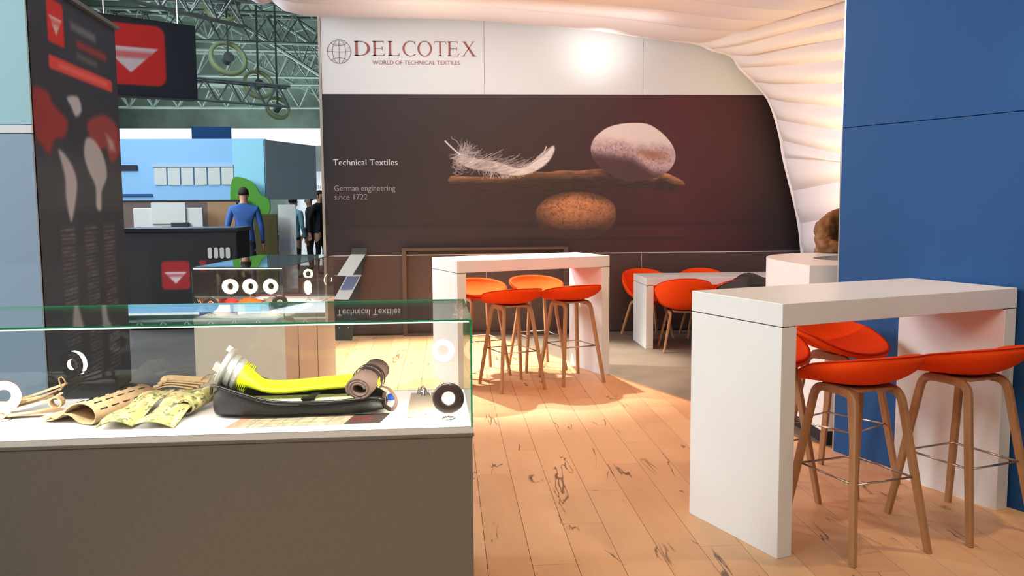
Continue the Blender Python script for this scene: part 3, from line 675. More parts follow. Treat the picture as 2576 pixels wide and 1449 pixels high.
G1, G2 = 'orange bar stools at the foreground table', 'orange bar stools at the middle table'
s0 = make_stool('orange bar stool, back to us, nearest the end panel of the foreground table', (1.825, 3.80, 0), R_(16), G1)
def st(label, loc, rz, g):
    o = dup(s0, loc, rz, label); o['group'] = g
    if g == G2: o.scale = (.955, .955, .955)
st('orange bar stool with its back to us at the right end of the foreground table', (2.425, 3.97, 0), R_(19), G1)
st('orange bar stool facing us behind the foreground table', (2.13, 4.64, 0), R_(180+34), G1)
st('mostly hidden orange stool, seat edge peeking past the foreground end panel', (1.60, 4.44, 0), R_(180+22), G1)
st('left one of two orange stools in front of the middle table', (.53, 7.32, 0), R_(21), G2)
st('right one of two orange stools in front of the middle table', (1.06, 7.54, 0), R_(21), G2)
st('brightly lit orange bar stool behind the centre of the middle table', (.83, 8.16, 0), R_(180+16), G2)
st('brightly lit orange stool behind the middle table beside its left end panel', (.29, 7.95, 0), R_(180+20), G2)

def make_chair(label, loc, rz, group):
    r = thing('tub_chair', label, 'chair', loc, rz, group)
    bm, rim = shell_mesh(.285, .265, .255, .455, .335, .215, -.02, .034, 2.7)
    obj('seat_shell', bm, M['orange'], r, smooth=True)
    bm = NB(); sweep(bm, rim, circ(.0035, 6), closed=True); obj('piping', bm, M['orange_dark'], r, smooth=True)
    bx('seat_base', (-.11, -.11, .420), (.11, .11, .435), M['oak'], r, bev=.004)
    for sx in (-1, 1):
        for sy in (-1, 1): obj('leg', leg_bm(sx, sy, .235, .235, .150, .135, .410), M['oak'], r)
    return r
G3 = 'orange tub chairs at the low table'
c0 = make_chair('orange tub chair turned with its back to us in front of the low white table', (2.43, 9.0, 0), R_(-6), G3)
def ch(label, loc, rz): dup(c0, loc, rz, label)
c0.scale = (.94, .94, .94)
ch('orange tub chair behind the left end of the low white table, facing us', (2.27, 9.92, 0), R_(180+12))
ch('orange tub chair behind the middle of the low white table, only its top edge showing', (2.90, 9.86, 0), R_(180-4))
ch('orange tub chair with a dark coat hung over its back', (3.01, 8.88, 0), R_(-4))
ch('orange tub chair half hidden behind the round white counter', (3.57, 8.90, 0), R_(6))
# dark coat thrown over a chair back
V = np.zeros((44, 24, 3))
for i in range(44):
    for j in range(24):
        u = i/43; v = j/23; s = (v-.5); xx = -.30+.62*u+.02*math.sin(v*7)
        crest = .765-.10*max(0, .35-u)/.35*1.1-.02*math.cos(u*9); quilt = .007*abs(math.sin(u*44))+.006*abs(math.sin(v*30+u*3))
        zz = crest-(abs(s)*2)**1.6*(.17+.05*math.sin(u*7))+quilt+.014*math.sin(u*13+1)*(1-abs(s))
        yy = -.245+s*(.15+.06*math.sin(u*5+1))+.085*(2*abs(u-.45))**2
        V[i, j] = (xx, yy, zz)
ct_ = obj('coat', grid_mesh('coat', V), M['black'], smooth=True, loc=(3.03, 8.90, 0))
md = ct_.modifiers.new('thickness', 'SOLIDIFY'); md.thickness = .022; md.offset = 1
tag(ct_, 'dark quilted coat draped over an orange chair back by the low table', 'coat')

# ------------------------------------------------------------------ round bar counter behind the blue wall
rc = thing('round_counter', 'round-ended white bar counter with a round opening behind the blue wall', 'counter', (0, 0, 0))
outer = [(2.327, 5.559), (2.318, 5.75), (2.312, 5.95), (2.318, 6.15), (2.345, 6.38), (2.42, 6.56), (2.53, 6.70), (2.70, 6.82), (2.90, 6.86), (3.15, 6.84), (3.40, 6.72), (3.62, 6.50), (3.75, 6.2), (3.80, 5.9), (3.78, 5.48)]
hole = [(3.10+.47*math.cos(t), 6.17+.36*math.sin(t)) for t in np.linspace(0, 2*math.pi, 41)[:-1]]
def ring_slab(z0, z1, hole_):
    bm = NB(); rings = {}
    oc = catmull([(x, y, 0) for x, y in outer[:-1]], 4)+[Vector((3.78, 5.5, 0))]; oc = [(p.x, p.y) for p in oc]+[(3.0, 5.515)]
    for z in (z0, z1):
        vo = [bm.verts.new((x, y, z)) for x, y in oc]; vh = [bm.verts.new((x, y, z)) for x, y in hole_]
        eo = [bm.edges.new((vo[i], vo[(i+1) % len(vo)])) for i in range(len(vo))]; eh = [bm.edges.new((vh[i], vh[(i+1) % len(vh)])) for i in range(len(vh))]
        bmesh.ops.triangle_fill(bm, use_beauty=True, edges=eo+eh); rings[z] = (vo, vh)
    for q in (0, 1):
        a, b = rings[z0][q], rings[z1][q]
        for i in range(len(a)): bm.faces.new((a[i], a[(i+1) % len(a)], b[(i+1) % len(a)], b[i]))
    return bm
obj('counter_block', ring_slab(.79, 1.12, hole), M['laminate'], rc)
bm = NB(); extrude_poly(bm, [(2.33, 5.30), (2.33, 6.25), (2.60, 6.66), (3.1, 6.76), (3.6, 6.4), (3.7, 5.7), (3.7, 5.60), (2.56, 5.60), (2.50, 5.30)], .10, .738); obj('body', bm, M['laminate'], rc)
bm = NB(); extrude_poly(bm, [(2.37, 5.34), (2.37, 6.2), (2.64, 6.6), (3.1, 6.7), (3.55, 6.35), (3.65, 5.7), (3.65, 5.64), (2.60, 5.64), (2.47, 5.34)], 0, .10); obj('kickboard', bm, M['kick'], rc)
bm = NB(); extrude_poly(bm, [(3.10+.52*math.cos(t), 6.17+.41*math.sin(t)) for t in np.linspace(0, 2*math.pi, 33)[:-1]], .7885, .80); obj('hole_cover', bm, M['niche'], rc)  # dark disc added to block the yellow strip's glow in the opening
bm = NB(); extrude_poly(bm, [(2.335, 5.565), (2.328, 5.95), (2.36, 6.36), (2.6, 6.68), (3.1, 6.8), (3.6, 6.4), (3.7, 5.7), (3.7, 5.57)], .740, .788); obj('light_strip', bm, M['led_strip'], rc)['label'] = 'glowing yellow light strip'

# ------------------------------------------------------------------ brochure stand against the wall
bs = thing('brochure_stand', 'zigzag charcoal metal brochure stand with pale sloping shelves leaning by the back wall', 'stand', (-1.16, 10.0, 0))
bm = NB(); T_ = Matrix.Identity(4)
# inclined backplate, leaning right as it rises
def slab(bm, quad, nvec, t):
    a = [bm.verts.new(Vector(p)) for p in quad]; b = [bm.verts.new(Vector(p)+Vector(nvec)*t) for p in quad]; n = len(quad)
    bm.faces.new(a); bm.faces.new(b[::-1])
    for i in range(n): bm.faces.new((a[i], b[i], b[(i+1) % n], a[(i+1) % n]))
slab(bm, [(-.118, .02, 0), (.092, 0, 0), (.262, .22, 1.02), (.09, .24, 1.02)], (0, 1, .1), .006); obj('backplate', bm, M['stand'], bs)
bm = NB(); slab(bm, [(-.118, .006, 0), (.092, -.014, 0), (.125, .0, .20), (-.09, .016, .20)], (0, 1, 0), .006); obj('foot_plate', bm, M['stand'], bs)
for x in (-.05, .055):
    bm = NB(); lathe(bm, [(0, .004), (.008, .003), (.010, 0)], 10, tmat((x, .0, .14), (0, -1, 0))); obj('screw', bm, M['chrome'], bs)
def shelf(x0, x1, zt, zb, sh, card=None):
    bm = NB(); slab(bm, [(x0-sh, -.10, zb), (x1-sh, -.12, zb), (x1, .12, zt), (x0, .14, zt)], (0, .9, -.2), .005)
    slab(bm, [(x0-sh-.02, -.16, zb+.012), (x1-sh-.02, -.18, zb+.005), (x1-sh, -.12, zb), (x0-sh, -.10, zb)], (0, 0, -1), .004); o = obj('shelf', bm, M['greyshelf'], bs); o['label'] = 'pale grey sloping shelf'
    if card:
        bm = NB(); f = lambda u, v: tuple(Vector((x0+(x1-x0)*u-sh*v, .13-.235*v-.006, zt+(zb-zt)*v+.003))); slab(bm, [f(.1, .08), f(.92, .08), f(.92, .62), f(.1, .62)], (0, -1, .3), .0015); obj('card', bm, M['blueprint'], o)
shelf(.085, .252, .955, .735, .13); shelf(.04, .205, .725, .475, .125, True)
bm = NB(); slab(bm, [(.205, .10, .735), (.262, .20, .97), (.262, .26, .97), (.205, .22, .735)], (1, 0, 0), .003); obj('side_bracket', bm, M['stand'], bs)
# ------------------------------------------------------------------ glass display cases
def glass_pane(name, x0, x1, y0, y1, z0, z1, par, thin, edge='gedge'):
    """thin: axis index of thickness; edge faces get the green material"""
    bm = NB(); fs = box(bm, x0, x1, y0, y1, z0, z1)
    ax = {0: (3, 5), 1: (2, 4), 2: (0, 1)}[thin]
    for i, f in enumerate(fs): f.material_index = 0 if i in ax else 1
    return obj(name, bm, [M['glass'], M[edge]], par)
def display_case(label, loc, rz, L, D, zc, zt, body, lip=.035, name='display_case', edge='gedge'):
    """loc = front-right floor corner; local x runs from -L to 0, y from 0 to D; zc deck height, zt glass top"""
    r = thing(name, label, 'display case', loc, rz, 'glass display cases'); t = .006
    bx('cabinet', (-L, .004, 0), (-.002, D-.004, zc-lip), M[body], r)
    bx('counter_rim', (-L-.003, -.003, zc-lip), (.004, D+.003, zc-.0225), M[body], r, bev=.002)
    bx('deck', (-L-.001, -.001, zc-.022), (.002, D+.001, zc), M['deck'], r)
    glass_pane('glass_front', -L, 0, 0, t, zc, zt-t, r, 1, edge); glass_pane('glass_back', -L, 0, D-t, D, zc, zt-t, r, 1, edge)
    glass_pane('glass_side', -t, 0, t, D-t, zc, zt-t, r, 0, edge); glass_pane('glass_side', -L, -L+t, t, D-t, zc, zt-t, r, 0, edge)
    glass_pane('glass_top', -L, 0, 0, D, zt-t, zt, r, 2, edge)
    ls = obj('light_strip', (lambda bm: (box(bm, -L+.01, -.01, .007, .013, zt-.0115, zt-.0065), bm)[1])(NB()), M['led_bar'], r); ls['label'] = 'white LED strip under the glass top edge'
    l = bpy.data.lights.new('strip_glow', 'AREA'); l.shape = 'RECTANGLE'; l.size = L-.06; l.size_y = .012; l.energy = 7.5*L; l.color = (1.0, .95, .86)
    lo = bpy.data.objects.new('strip_glow', l); C.objects.link(lo); lo.parent = r; lo.location = (-L/2, .022, zt-.017); lo.rotation_euler = (R_(22), 0, 0)
    return r
C1 = display_case('long glass display case on a grey counter in the left foreground', (.086, 3.125, 0), R_(1.2), 2.3, .655, .745, 1.133, 'counter')
C2 = display_case('smaller glass display case on a cream cabinet near the back wall', (-1.05, 5.82, 0), R_(-6.5), .60, 1.36, .800, 1.13, 'cream', .03, edge='dark_edge')
# slit and door joints on the cream cabinet side
Z745, Z80 = .745, .800
for q in ((.0005, .42, .02, .0045, .424, .76), (.0005, .86, .02, .0045, .864, .76)):
    pass
bm = NB(); box(bm, -.001, .0012, .30, .303, .02, .74); obj('door_joint', bm, M['joint'], C2)
bm = NB(); box(bm, -.001, .0012, .80, .803, .02, .74); obj('door_joint', bm, M['joint'], C2)

def ring_lamp(label, loc, face, R1=.045, w_=.014, hz=.085, cover=True, m='led', glow=9, group='small LED ring lamps in the cases'):
    """face = heading of the covered side, degrees in the ground plane"""
    r = thing('ring_lamp', label, 'lamp', loc, R_(face+90), group)   # local -y is the covered side
    bm = NB(); lathe(bm, [(0, .006), (.022, .006), (.026, .003), (.026, 0)], 20); obj('base', bm, M['chrome'], r, smooth=True)
    bm = NB(); sweep(bm, [(0, 0, .004), (0, 0, hz-R1-w_*.5)], circ(.003, 8), upv=(1, 0, 0)); obj('stem', bm, M['chrome'], r)
    bm = NB(); pts = [(R1*math.cos(t), 0, hz+R1*math.sin(t)) for t in np.linspace(0, 2*math.pi, 41)[:-1]]
    sweep(bm, pts, circ(w_, 10), closed=True, upv=(0, 1, 0)); obj('light_ring', bm, M[m], r, smooth=True)['label'] = 'glowing LED ring'
    if cover:
        bm = NB(); T = tmat((0, -w_*.9-.002, hz), (0, -1, 0)); lathe(bm, [(R1-.020, 0), (R1-.020, .004), (R1-.012, .007), (R1+.010, .007), (R1+.0165, .003), (R1+.0165, 0), (R1-.020, 0)], 40, T); obj('cover_ring', bm, M['shade'], r, smooth=True)['label'] = 'dark glossy cover ring'
    return r
ring_lamp('LED ring lamp with a dark front disc at the right end of the long case', (.0, 3.255, Z745), -90, .042, .012, .080)
ring_lamp('LED ring lamp shining towards us at the left end of the long case', (-1.655, 3.40, Z745), 110, .044, .015, .088, glow=22)
ring_lamp('LED ring lamp with a dark front disc, front left in the smaller case', (-1.565, 6.03, Z80), -90, .036, .010, .078, m='led2', glow=4)
ring_lamp('LED ring lamp with a dark front disc, front right in the smaller case', (-1.105, 5.98, Z80), -90, .036, .010, .086, m='led2', glow=4)
ring_lamp('bare white LED ring lamp, left of two at the back of the smaller case', (-1.52, 7.0, Z80), 80, .044, .013, .10, m='led2', glow=5)
ring_lamp('bare white LED ring lamp, right of two at the back of the smaller case', (-1.36, 6.98, Z80), 80, .044, .013, .10, m='led2', glow=5)
ring_lamp('LED ring lamp seen nearly edge-on at the far right of the smaller case', (-1.055, 6.85, Z80), 30, .040, .012, .10, m='led2', glow=5)

# ---- fire hose in its bag
hb = thing('hose_bag', 'black padded carrying bag lying open with a yellow hose and metal coupling', 'bag', (-.56, 3.405, Z745), R_(1)); hb.scale = (1, 1, 1.08)
# bag: open trough with a tall left lip
nS, prof = 26, None; bm = NB(); rings = []
for i in range(nS):
    u = i/(nS-1); x = -.325+.65*u
    hf = np.interp(u, [0, .06, .15, .35, .7, .9, 1], [.085, .118, .100, .060, .055, .062, .040]); hk = hf+np.interp(u, [0, .1, .4, 1], [.02, .05, .03, .02])
    wd = np.interp(u, [0, .05, .2, .9, 1], [.045, .085, .10, .085, .04]); zb = .002+.010*(u > .9)*(u-.9)*10; t = .012
    P = [(x, -wd, hf), (x, -wd-.012, hf*.55), (x, -wd+.006, zb), (x, wd-.01, zb), (x, wd+.01, hk*.5), (x, wd, hk), (x, wd-t, hk), (x, wd-t, hk*.5), (x, wd-.03, zb+.014), (x, -wd+.03, zb+.014), (x, -wd+t, hf*.55), (x, -wd+t, hf)]
    rings.append([bm.verts.new(p) for p in P])
for i in range(nS-1):
    for j in range(12): bm.faces.new((rings[i][j], rings[i][(j+1) % 12], rings[i+1][(j+1) % 12], rings[i+1][j]))
bm.faces.new(rings[0]); bm.faces.new(rings[-1][::-1])
o = obj('bag_body', bm, M['black'], hb, smooth=True); sd = o.modifiers.new('smooth', 'SUBSURF'); sd.levels = 1; sd.render_levels = 2
bm = NB(); pts = catmull([(-.325, -.05, .088), (-.30, -.098, .122), (-.22, -.112, .100), (-.08, -.114, .064), (.12, -.104, .058), (.28, -.088, .064), (.325, -.04, .044)], 6); sweep(bm, pts, circ(.006, 8)); obj('piping', bm, M['black_gloss'], hb, smooth=True)
bm = NB(); box(bm, -.20, .22, -.085, .05, .040, .056, bev=.006); obj('lining', bm, M['lining'], hb)['label'] = 'pale yellow padded lining'
# hose
bm = NB(); hp = catmull([(-.235, -.005, .150), (-.19, -.005, .128), (-.13, 0, .100), (-.05, .01, .094), (.08, .015, .102), (.20, .02, .108), (.30, .02, .112)], 6); n = len(hp)
sc = []
for i in range(n):
    u = i/(n-1); k = min(1, u*3.6); rib = 1+.018*math.sin(i*2.4)
    sc.append(((1-k)*1.0*rib+k*1.25, (1-k)*1.0*rib+k*.36))
sweep(bm, hp, circ(.052, 20), scale=sc, upv=(0, 0, 1)); obj('hose', bm, M['hose'], hb, smooth=True)
bm = NB()
for k in range(7):   # woven ridges near the coupling
    p = Vector((-.228+.0062*k, -.005, .146-.0034*k)); T = tmat(p, (.87, 0, -.49)); pr = [(.0515, -.0015), (.0530, 0), (.0515, .0015)]; lathe(bm, pr, 24, T)
obj('hose_ridges', bm, M['hose'], hb, smooth=True)
ax = Vector((-.87, .05, .49)).normalized(); T = tmat((-.232, -.005, .148), ax)
cp = obj('coupling', (lambda b: (lathe(b, [(.040, -.012), (.056, -.012), (.058, -.008), (.058, .004), (.053, .006), (.053, .012), (.060, .014), (.060, .030), (.055, .032), (.055, .038), (.066, .040), (.072, .044), (.072, .056), (.066, .060), (.048, .060), (.046, .050), (.040, .050)], 36, T), b)[1])(NB()), M['alu'], hb, smooth=False); cp['label'] = 'polished metal hose coupling'
for a in (0, 120, 240):
    t = R_(a); q = T @ Matrix.Translation((.058*math.cos(t), .058*math.sin(t), .066)) @ Matrix.Rotation(t, 4, 'Z'); bm = NB(); box(bm, -.012, .012, -.016, .016, -.012, .014, bev=.003, T=q); obj('coupling_lug', bm, M['alu'], cp)
# strap with buckle over the hose, rolled brown cloth at the right end with its tie
bm = NB(); pts = catmull([(.02, -.108, .050), (.035, -.075, .064), (.06, -.03, .078), (.085, .01, .112), (.10, .05, .108)], 5); sweep(bm, pts, [(-.016, -.0012), (.016, -.0012), (.016, .0012), (-.016, .0012)]); obj('strap', bm, M['black'], hb)
bx('buckle', (.010, -.090, .062), (.062, -.062, .072), M['black_gloss'], hb, bev=.003)
rl = None; bm = NB()
def spiral(turns, a0, a1, rx, ry, n):
    out = [];
    for k in range(n):
        t = k/(n-1); th = turns*2*math.pi*t; q = a0+(a1-a0)*t; out.append((rx*q*math.cos(th), ry*q*math.sin(th)))
    return out
def rolled(bm, sp, t, p0, p1, upv=(0, 0, 1)):
    """thick spiral sheet extruded from p0 to p1"""
    ax_ = (Vector(p1)-Vector(p0)); d = ax_.normalized(); s = d.cross(Vector(upv)).normalized(); u = s.cross(d).normalized()
    O = []; 
    for i, (a, b) in enumerate(sp):
        a2, b2 = sp[min(i+1, len(sp)-1)]; a1, b1 = sp[max(i-1, 0)]; tx, ty = a2-a1, b2-b1; L = math.hypot(tx, ty) or 1; nx, ny = -ty/L, tx/L
        row = []
        for P in (Vector(p0), Vector(p0)+ax_*.33, Vector(p0)+ax_*.66, Vector(p1)):
            row.append((bm.verts.new(P+s*(a+nx*t/2)+u*(b+ny*t/2)), bm.verts.new(P+s*(a-nx*t/2)+u*(b-ny*t/2))))
        O.append(row)
    for i in range(len(O)-1):
        for j in range(3):
            bm.faces.new((O[i][j][0], O[i+1][j][0], O[i+1][j+1][0], O[i][j+1][0])); bm.faces.new((O[i][j][1], O[i][j+1][1], O[i+1][j+1][1], O[i+1][j][1]))
        for j, fl_ in ((0, 0), (3, 1)):
            bm.faces.new((O[i][j][0], O[i][j][1], O[i+1][j][1], O[i+1][j][0]))
    for i in (0, len(O)-1):
        for j in range(3): bm.faces.new((O[i][j][0], O[i][j+1][0], O[i][j+1][1], O[i][j][1]))
rolled(bm, spiral(2.6, .45, 1, .050, .040, 60), .009, (.225, -.10, .098), (.285, .10, .132)); obj('rolled_flap', bm, M['brownroll'], hb, smooth=True)['label'] = 'brown rolled cloth flap'
bm = NB(); cpt = Vector((.255, 0, .115)); dd_ = Vector((.06, .20, .034)).normalized(); s_ = dd_.cross(Vector((0, 0, 1))).normalized(); u_ = s_.cross(dd_)
for off in (-.012, .020): sweep(bm, [cpt+dd_*off+s_*.059*math.cos(t)+u_*.049*math.sin(t) for t in np.linspace(0, 2*math.pi, 25)[:-1]], [(-.001, -.005), (.001, -.005), (.001, .005), (-.001, .005)], closed=True, upv=tuple(dd_))
obj('tie', bm, M['black'], hb)
bm = NB(); pts = catmull([(.30, -.03, .095), (.335, -.04, .085), (.362, -.05, .045), (.345, -.06, .016), (.315, -.055, .035), (.318, -.04, .075)], 6); sweep(bm, pts, [(-.012, -.001), (.012, -.001), (.012, .001), (-.012, .001)]); obj('strap_loop', bm, M['brownroll'], hb)

# ---- camouflage pouch flaps
cf = thing('camouflage_pouch', 'camouflage cloth pouch with two flaps spread open beside the hose bag', 'pouch', (-1.10, 3.42, Z745))
def flap(x0, x1, y0, y1, ph, skew):
    V = np.zeros((16, 20, 3))
    for i in range(16):
        for j in range(20):
            u = i/15; v = j/19; V[i, j] = (x0+(x1-x0)*u+skew*v, y0+(y1-y0)*v, .010+.055*v**.8+.014*math.sin(math.pi*u)*(1-v)+.008*math.sin(v*9+ph+u*3))
    o = obj('flap', grid_mesh('flap', V), M['camo'], cf, smooth=True); md = o.modifiers.new('t', 'SOLIDIFY'); md.thickness = .004; md.offset = 0
flap(-.150, -.025, -.215, .19, 0, .035); flap(-.018, .120, -.215, .19, 1.4, .045)
bm = NB(); rolled(bm, spiral(1.6, .7, 1, .034, .032, 36), .005, (.115, -.05, .040), (.165, .17, .052)); obj('rolled_edge', bm, M['camo'], cf, smooth=True)
bm = NB()
for k in range(4): sweep(bm, catmull([(-.10+.02*k, .20, .056+.012*k), (-.02, .215, .072+.010*k), (.08+.02*k, .205, .060+.010*k)], 6), [(-.016, -.0025), (.016, -.0025), (.016, .0025), (-.016, .0025)])
obj('folded_webbing', bm, M['tanweb'], cf)
bm = NB(); sweep(bm, catmull([(.10, .20, .06), (.115, .20, .10), (.16, .20, .118), (.20, .19, .095), (.205, .19, .06)], 6), circ(.0028, 6)); obj('cord_loop', bm, M['tanweb_d'], cf)
# ---- tan roll with slots
tr = thing('webbing_roll', 'tan rolled panel with laser-cut slots, its dark open end towards us', 'pouch', (-1.355, 3.46, Z745), R_(0))
tear = [(-.155, -.030), (-.12, -.022), (-.085, -.030), (-.055, -.012), (-.03, .012), (.0, .028), (.04, .034), (.075, .022), (.092, -.004), (.080, -.036), (.050, -.041), (.015, -.036), (-.015, -.016), (-.045, -.010), (-.075, -.024), (-.105, -.036), (-.145, -.041)]
tearp = [(p.x, p.y) for p in catmull([(a, b, 0) for a, b in tear], 4)]
bm = NB(); rolled(bm, [(a, b) for a, b in tearp], .005, (-.005, -.16, .046), (.11, .15, .050)); obj('rolled_panel', bm, M['tanweb'], tr, smooth=True)
bm = NB(); d_ = Vector((.115, .31, .004)).normalized(); s_ = d_.cross(Vector((0, 0, 1))).normalized(); u_ = s_.cross(d_).normalized()
for ii, (a, b) in enumerate([(-.01, .026), (.03, .036), (.065, .029), (.090, .008)]):
    for kk in range(5):
        P = Vector((-.005, -.16, .046))+Vector((.115, .31, .004))*(.14+.18*kk)+s_*a+u_*(b+.0018); nx = Vector((0, 0, 0))+s_*(a*.9)+u_*(b+.02); T = Matrix.Translation(P) @ (Matrix((( *(s_), 0), (*(d_), 0), (*(u_), 0), (0, 0, 0, 1))).transposed()) @ Matrix.Rotation(-math.atan2(a*1.3, .05), 4, 'Y'); box(bm, -.0018, .0018, -.018, .018, -.002, .002, T=T)
obj('slots', bm, M['black'], tr)
# ---- tan webbing bundle at the left
tb = thing('webbing_bundle', 'heap of folded tan webbing straps with cord at the left of the long case', 'straps', (-1.635, 3.50, Z745))
for k, (pts, wd) in enumerate([([(-.14, -.04, .012), (-.05, -.05, .022), (.04, -.04, .035), (.12, -.02, .060), (.15, 0, .078)], .020), ([(-.12, .0, .020), (-.03, .0, .040), (.06, .01, .060), (.14, .03, .090)], .020), ([(-.10, .04, .03), (0, .05, .055), (.09, .06, .085), (.14, .06, .10)], .018), ([(-.02, -.08, .012), (.06, -.07, .018), (.14, -.07, .030), (.19, -.06, .018)], .017), ([(-.18, .02, .010), (-.10, .02, .016), (-.02, .04, .026), (.08, .09, .05)], .016)]):
    bm = NB(); sweep(bm, catmull(pts, 5), [(-wd, -.003), (wd, -.003), (wd, .003), (-wd, .003)]); obj('strap', bm, M['tanweb' if k % 2 == 0 else 'tanweb_d'], tb)
for (x, y, z, r) in ((.145, -.035, .050, .022), (-.03, -.085, .022, .016), (-.10, -.02, .035, .016)):
    bm = NB(); sweep(bm, [(x+r*math.cos(t), y, z+r*.9*math.sin(t)) for t in np.linspace(0, 2*math.pi, 21)[:-1]], [(-.002, -.018), (.002, -.018), (.002, .018), (-.002, .018)], closed=True, upv=(0, 1, 0)); obj('band_loop', bm, M['tanweb'], tb)
bm = NB(); sweep(bm, catmull([(.13, .04, .095), (.125, .04, .125), (.138, .04, .13), (.145, .04, .10), (.10, -.02, .075), (-.05, -.04, .055), (-.12, -.03, .065), (-.2, .02, .11)], 6), circ(.0028, 6)); obj('cord', bm, M['tanweb_d'], tb)
# ---- small things on the long deck
bc = thing('bottle_cap', 'small blue plastic cap lying beside the hose bag', 'cap', (-.232, 3.60, Z745)); bm = NB(); lathe(bm, [(0, .020), (.014, .020), (.016, .018), (.016, .0), (.013, 0)], 24, Matrix.Translation((0, 0, .001))); obj('cap', bm, M['bottle_blue'], bc); bm = NB(); lathe(bm, [(.009, .020), (.008, .032), (0, .032)], 16); obj('nozzle', bm, M['clear'], bc)
gc = bx('grey_card', (-.155, 3.28, Z745+.0005), (-.045, 3.70, Z745+.0035), M['grey_card']); tag(gc, 'flat grey card lying under the right ring lamp', 'card')
bm = NB()
for k in range(14):
    a = rng.random()*6.28; l_ = rng.uniform(.012, .032); x, y = -.07+rng.uniform(-.02, .02), 3.31+rng.uniform(-.02, .02)
    sweep(bm, catmull([(x-l_*math.cos(a), y-l_*math.sin(a), .7492), (x, y, .757+.003*k/4), (x+l_*math.cos(a+.4), y+l_*math.sin(a+.4), .7492)], 4), circ(.0012, 5))
tag(obj('thread_tuft', bm, M['paper']), 'loose white threads lying on the grey card', 'thread')
bm = NB()
for k in range(12):
    a = rng.random()*6.28; l_ = rng.uniform(.008, .018); x, y = -.10+rng.uniform(-.02, .02), 3.66+rng.uniform(-.012, .012)
    sweep(bm, catmull([(x-l_*math.cos(a), y-l_*math.sin(a), .7492), (x, y, .765+.002*k), (x+l_*math.cos(a+.4), y+l_*math.sin(a+.4), .7492)], 4), circ(.0016, 5))
tag(obj('foil_tuft', bm, M['chrome']), 'crumpled silvery scrap at the far edge of the grey card', 'scrap')
def brochure(U, V):   # U 0..1 along, V 0..1 up
    c = np.ones(U.shape+(3,))*np.array((226, 214, 176.)); n = vnoise(U*60, V*14, 2.2, 41, 3)
    c = c*(.72+.45*n)[..., None]
    for x in (.14, .24, .33, .42, .52, .64): c = mixc(c, (120, 104, 84), np.exp(-((U-x)/.004)**2)*.8)
    for y in (.33, .66): c = mixc(c, (150, 130, 100), np.exp(-((V-y)/.03)**2)*.6*(U < .64)*(U > .1))
    c = mixc(c, (226, 150, 120), sstep(.10, .05, U)*.8)
    c = c*.74
    blk = ((U > .76)).astype(float); c = mixc(c, (52, 42, 40), blk)
    return c
br = print_mesh('brochure', (-.80, 3.185, Z745+.002), (.55, .025, 0), (.03, .15, .0), np.linspace(0, 1, 150), np.linspace(0, 1, 20), brochure, M['print_soft'])
tag(br, 'printed leaflet strip with a dark red-lettered end in front of the hose bag', 'leaflet')
bm = NB(); slab(bm, [(-.80, 3.185, Z745+.0004), (-.25, 3.21, Z745+.0004), (-.22, 3.36, Z745+.0004), (-.77, 3.335, Z745+.0004)], (0, 0, 1), .0012); obj('sheet', bm, M['paper'], br)
for k in range(3): 
    t_ = text_obj('lettering', ('Nachhaltige', 'Mode durch', 'Recycling')[k], M['red'], br, -.365+.004*k, 3.290-.027*k, Z745+.0030, .085-.006*k, .015, rotx=0, rz=R_(2.6)); t_['label'] = 'red lettering on the leaflet'
fy = bx('flyer', (-1.86, 3.20, Z745+.0005), (-1.62, 3.30, Z745+.0015), M['paper']); tag(fy, 'white flyer near the front left of the long case', 'flyer')
# ---- things in the smaller case
def bundle(label, loc, m, sx=.09, seed=1):
    r = np.random.default_rng(seed); bm = NB(); bmesh.ops.create_icosphere(bm, subdivisions=3, radius=1)
    for v in bm.verts:
        d = v.co.copy(); k = 1+.16*math.sin(d.x*7+seed)*math.cos(d.y*6)+.10*math.sin(d.z*11+d.x*5); v.co = Vector((d.x*sx*k, d.y*.05*k, .032+d.z*.032*k))
        v.co.z = max(v.co.z, 0)
    o = obj('cloth_bundle', bm, M[m], smooth=True, loc=loc); tag(o, label, 'cloth', 'crumpled bright cloths in the smaller case')
bundle('crumpled red cloth at the left edge of the smaller glass case', (-1.69, 6.55, Z80), 'bundle_red', .045, 2)
bundle('crumpled orange-red cloth just right of the front left ring lamp', (-1.545, 6.50, Z80), 'bundle_red', .05, 3)
bundle('crumpled bright orange cloth in the middle of the smaller glass case', (-1.41, 6.50, Z80), 'bundle', .085, 5)
bundle('crumpled grey cloth right of the orange one in the smaller case', (-1.25, 6.55, Z80), 'grey_card', .08, 8)
pb = thing('card_box', 'pale blue card box with a small mark standing in the smaller case', 'box', (-1.305, 6.06, Z80), R_(-6.5)); bx('box_body', (-.05, 0, 0), (.05, .05, .055), M['slate'], pb, bev=.002); bx('box_lid', (-.052, -.002, .0555), (.052, .052, .066), M['tealedge'], pb, bev=.002)
for nm, lab, a, b, m in (('card_stand', 'low white card block behind the left ring lamp in the smaller case', (-1.58, 6.14), (-1.47, 6.20), 'paper'), ('card_stand', 'low cream card block in the middle of the smaller case', (-1.46, 6.18), (-1.36, 6.24), 'cream')):
    o = bx(nm, (a[0], a[1], Z80+.0005), (b[0], b[1], Z80+.055), M[m], bev=.002); tag(o, lab, 'card')
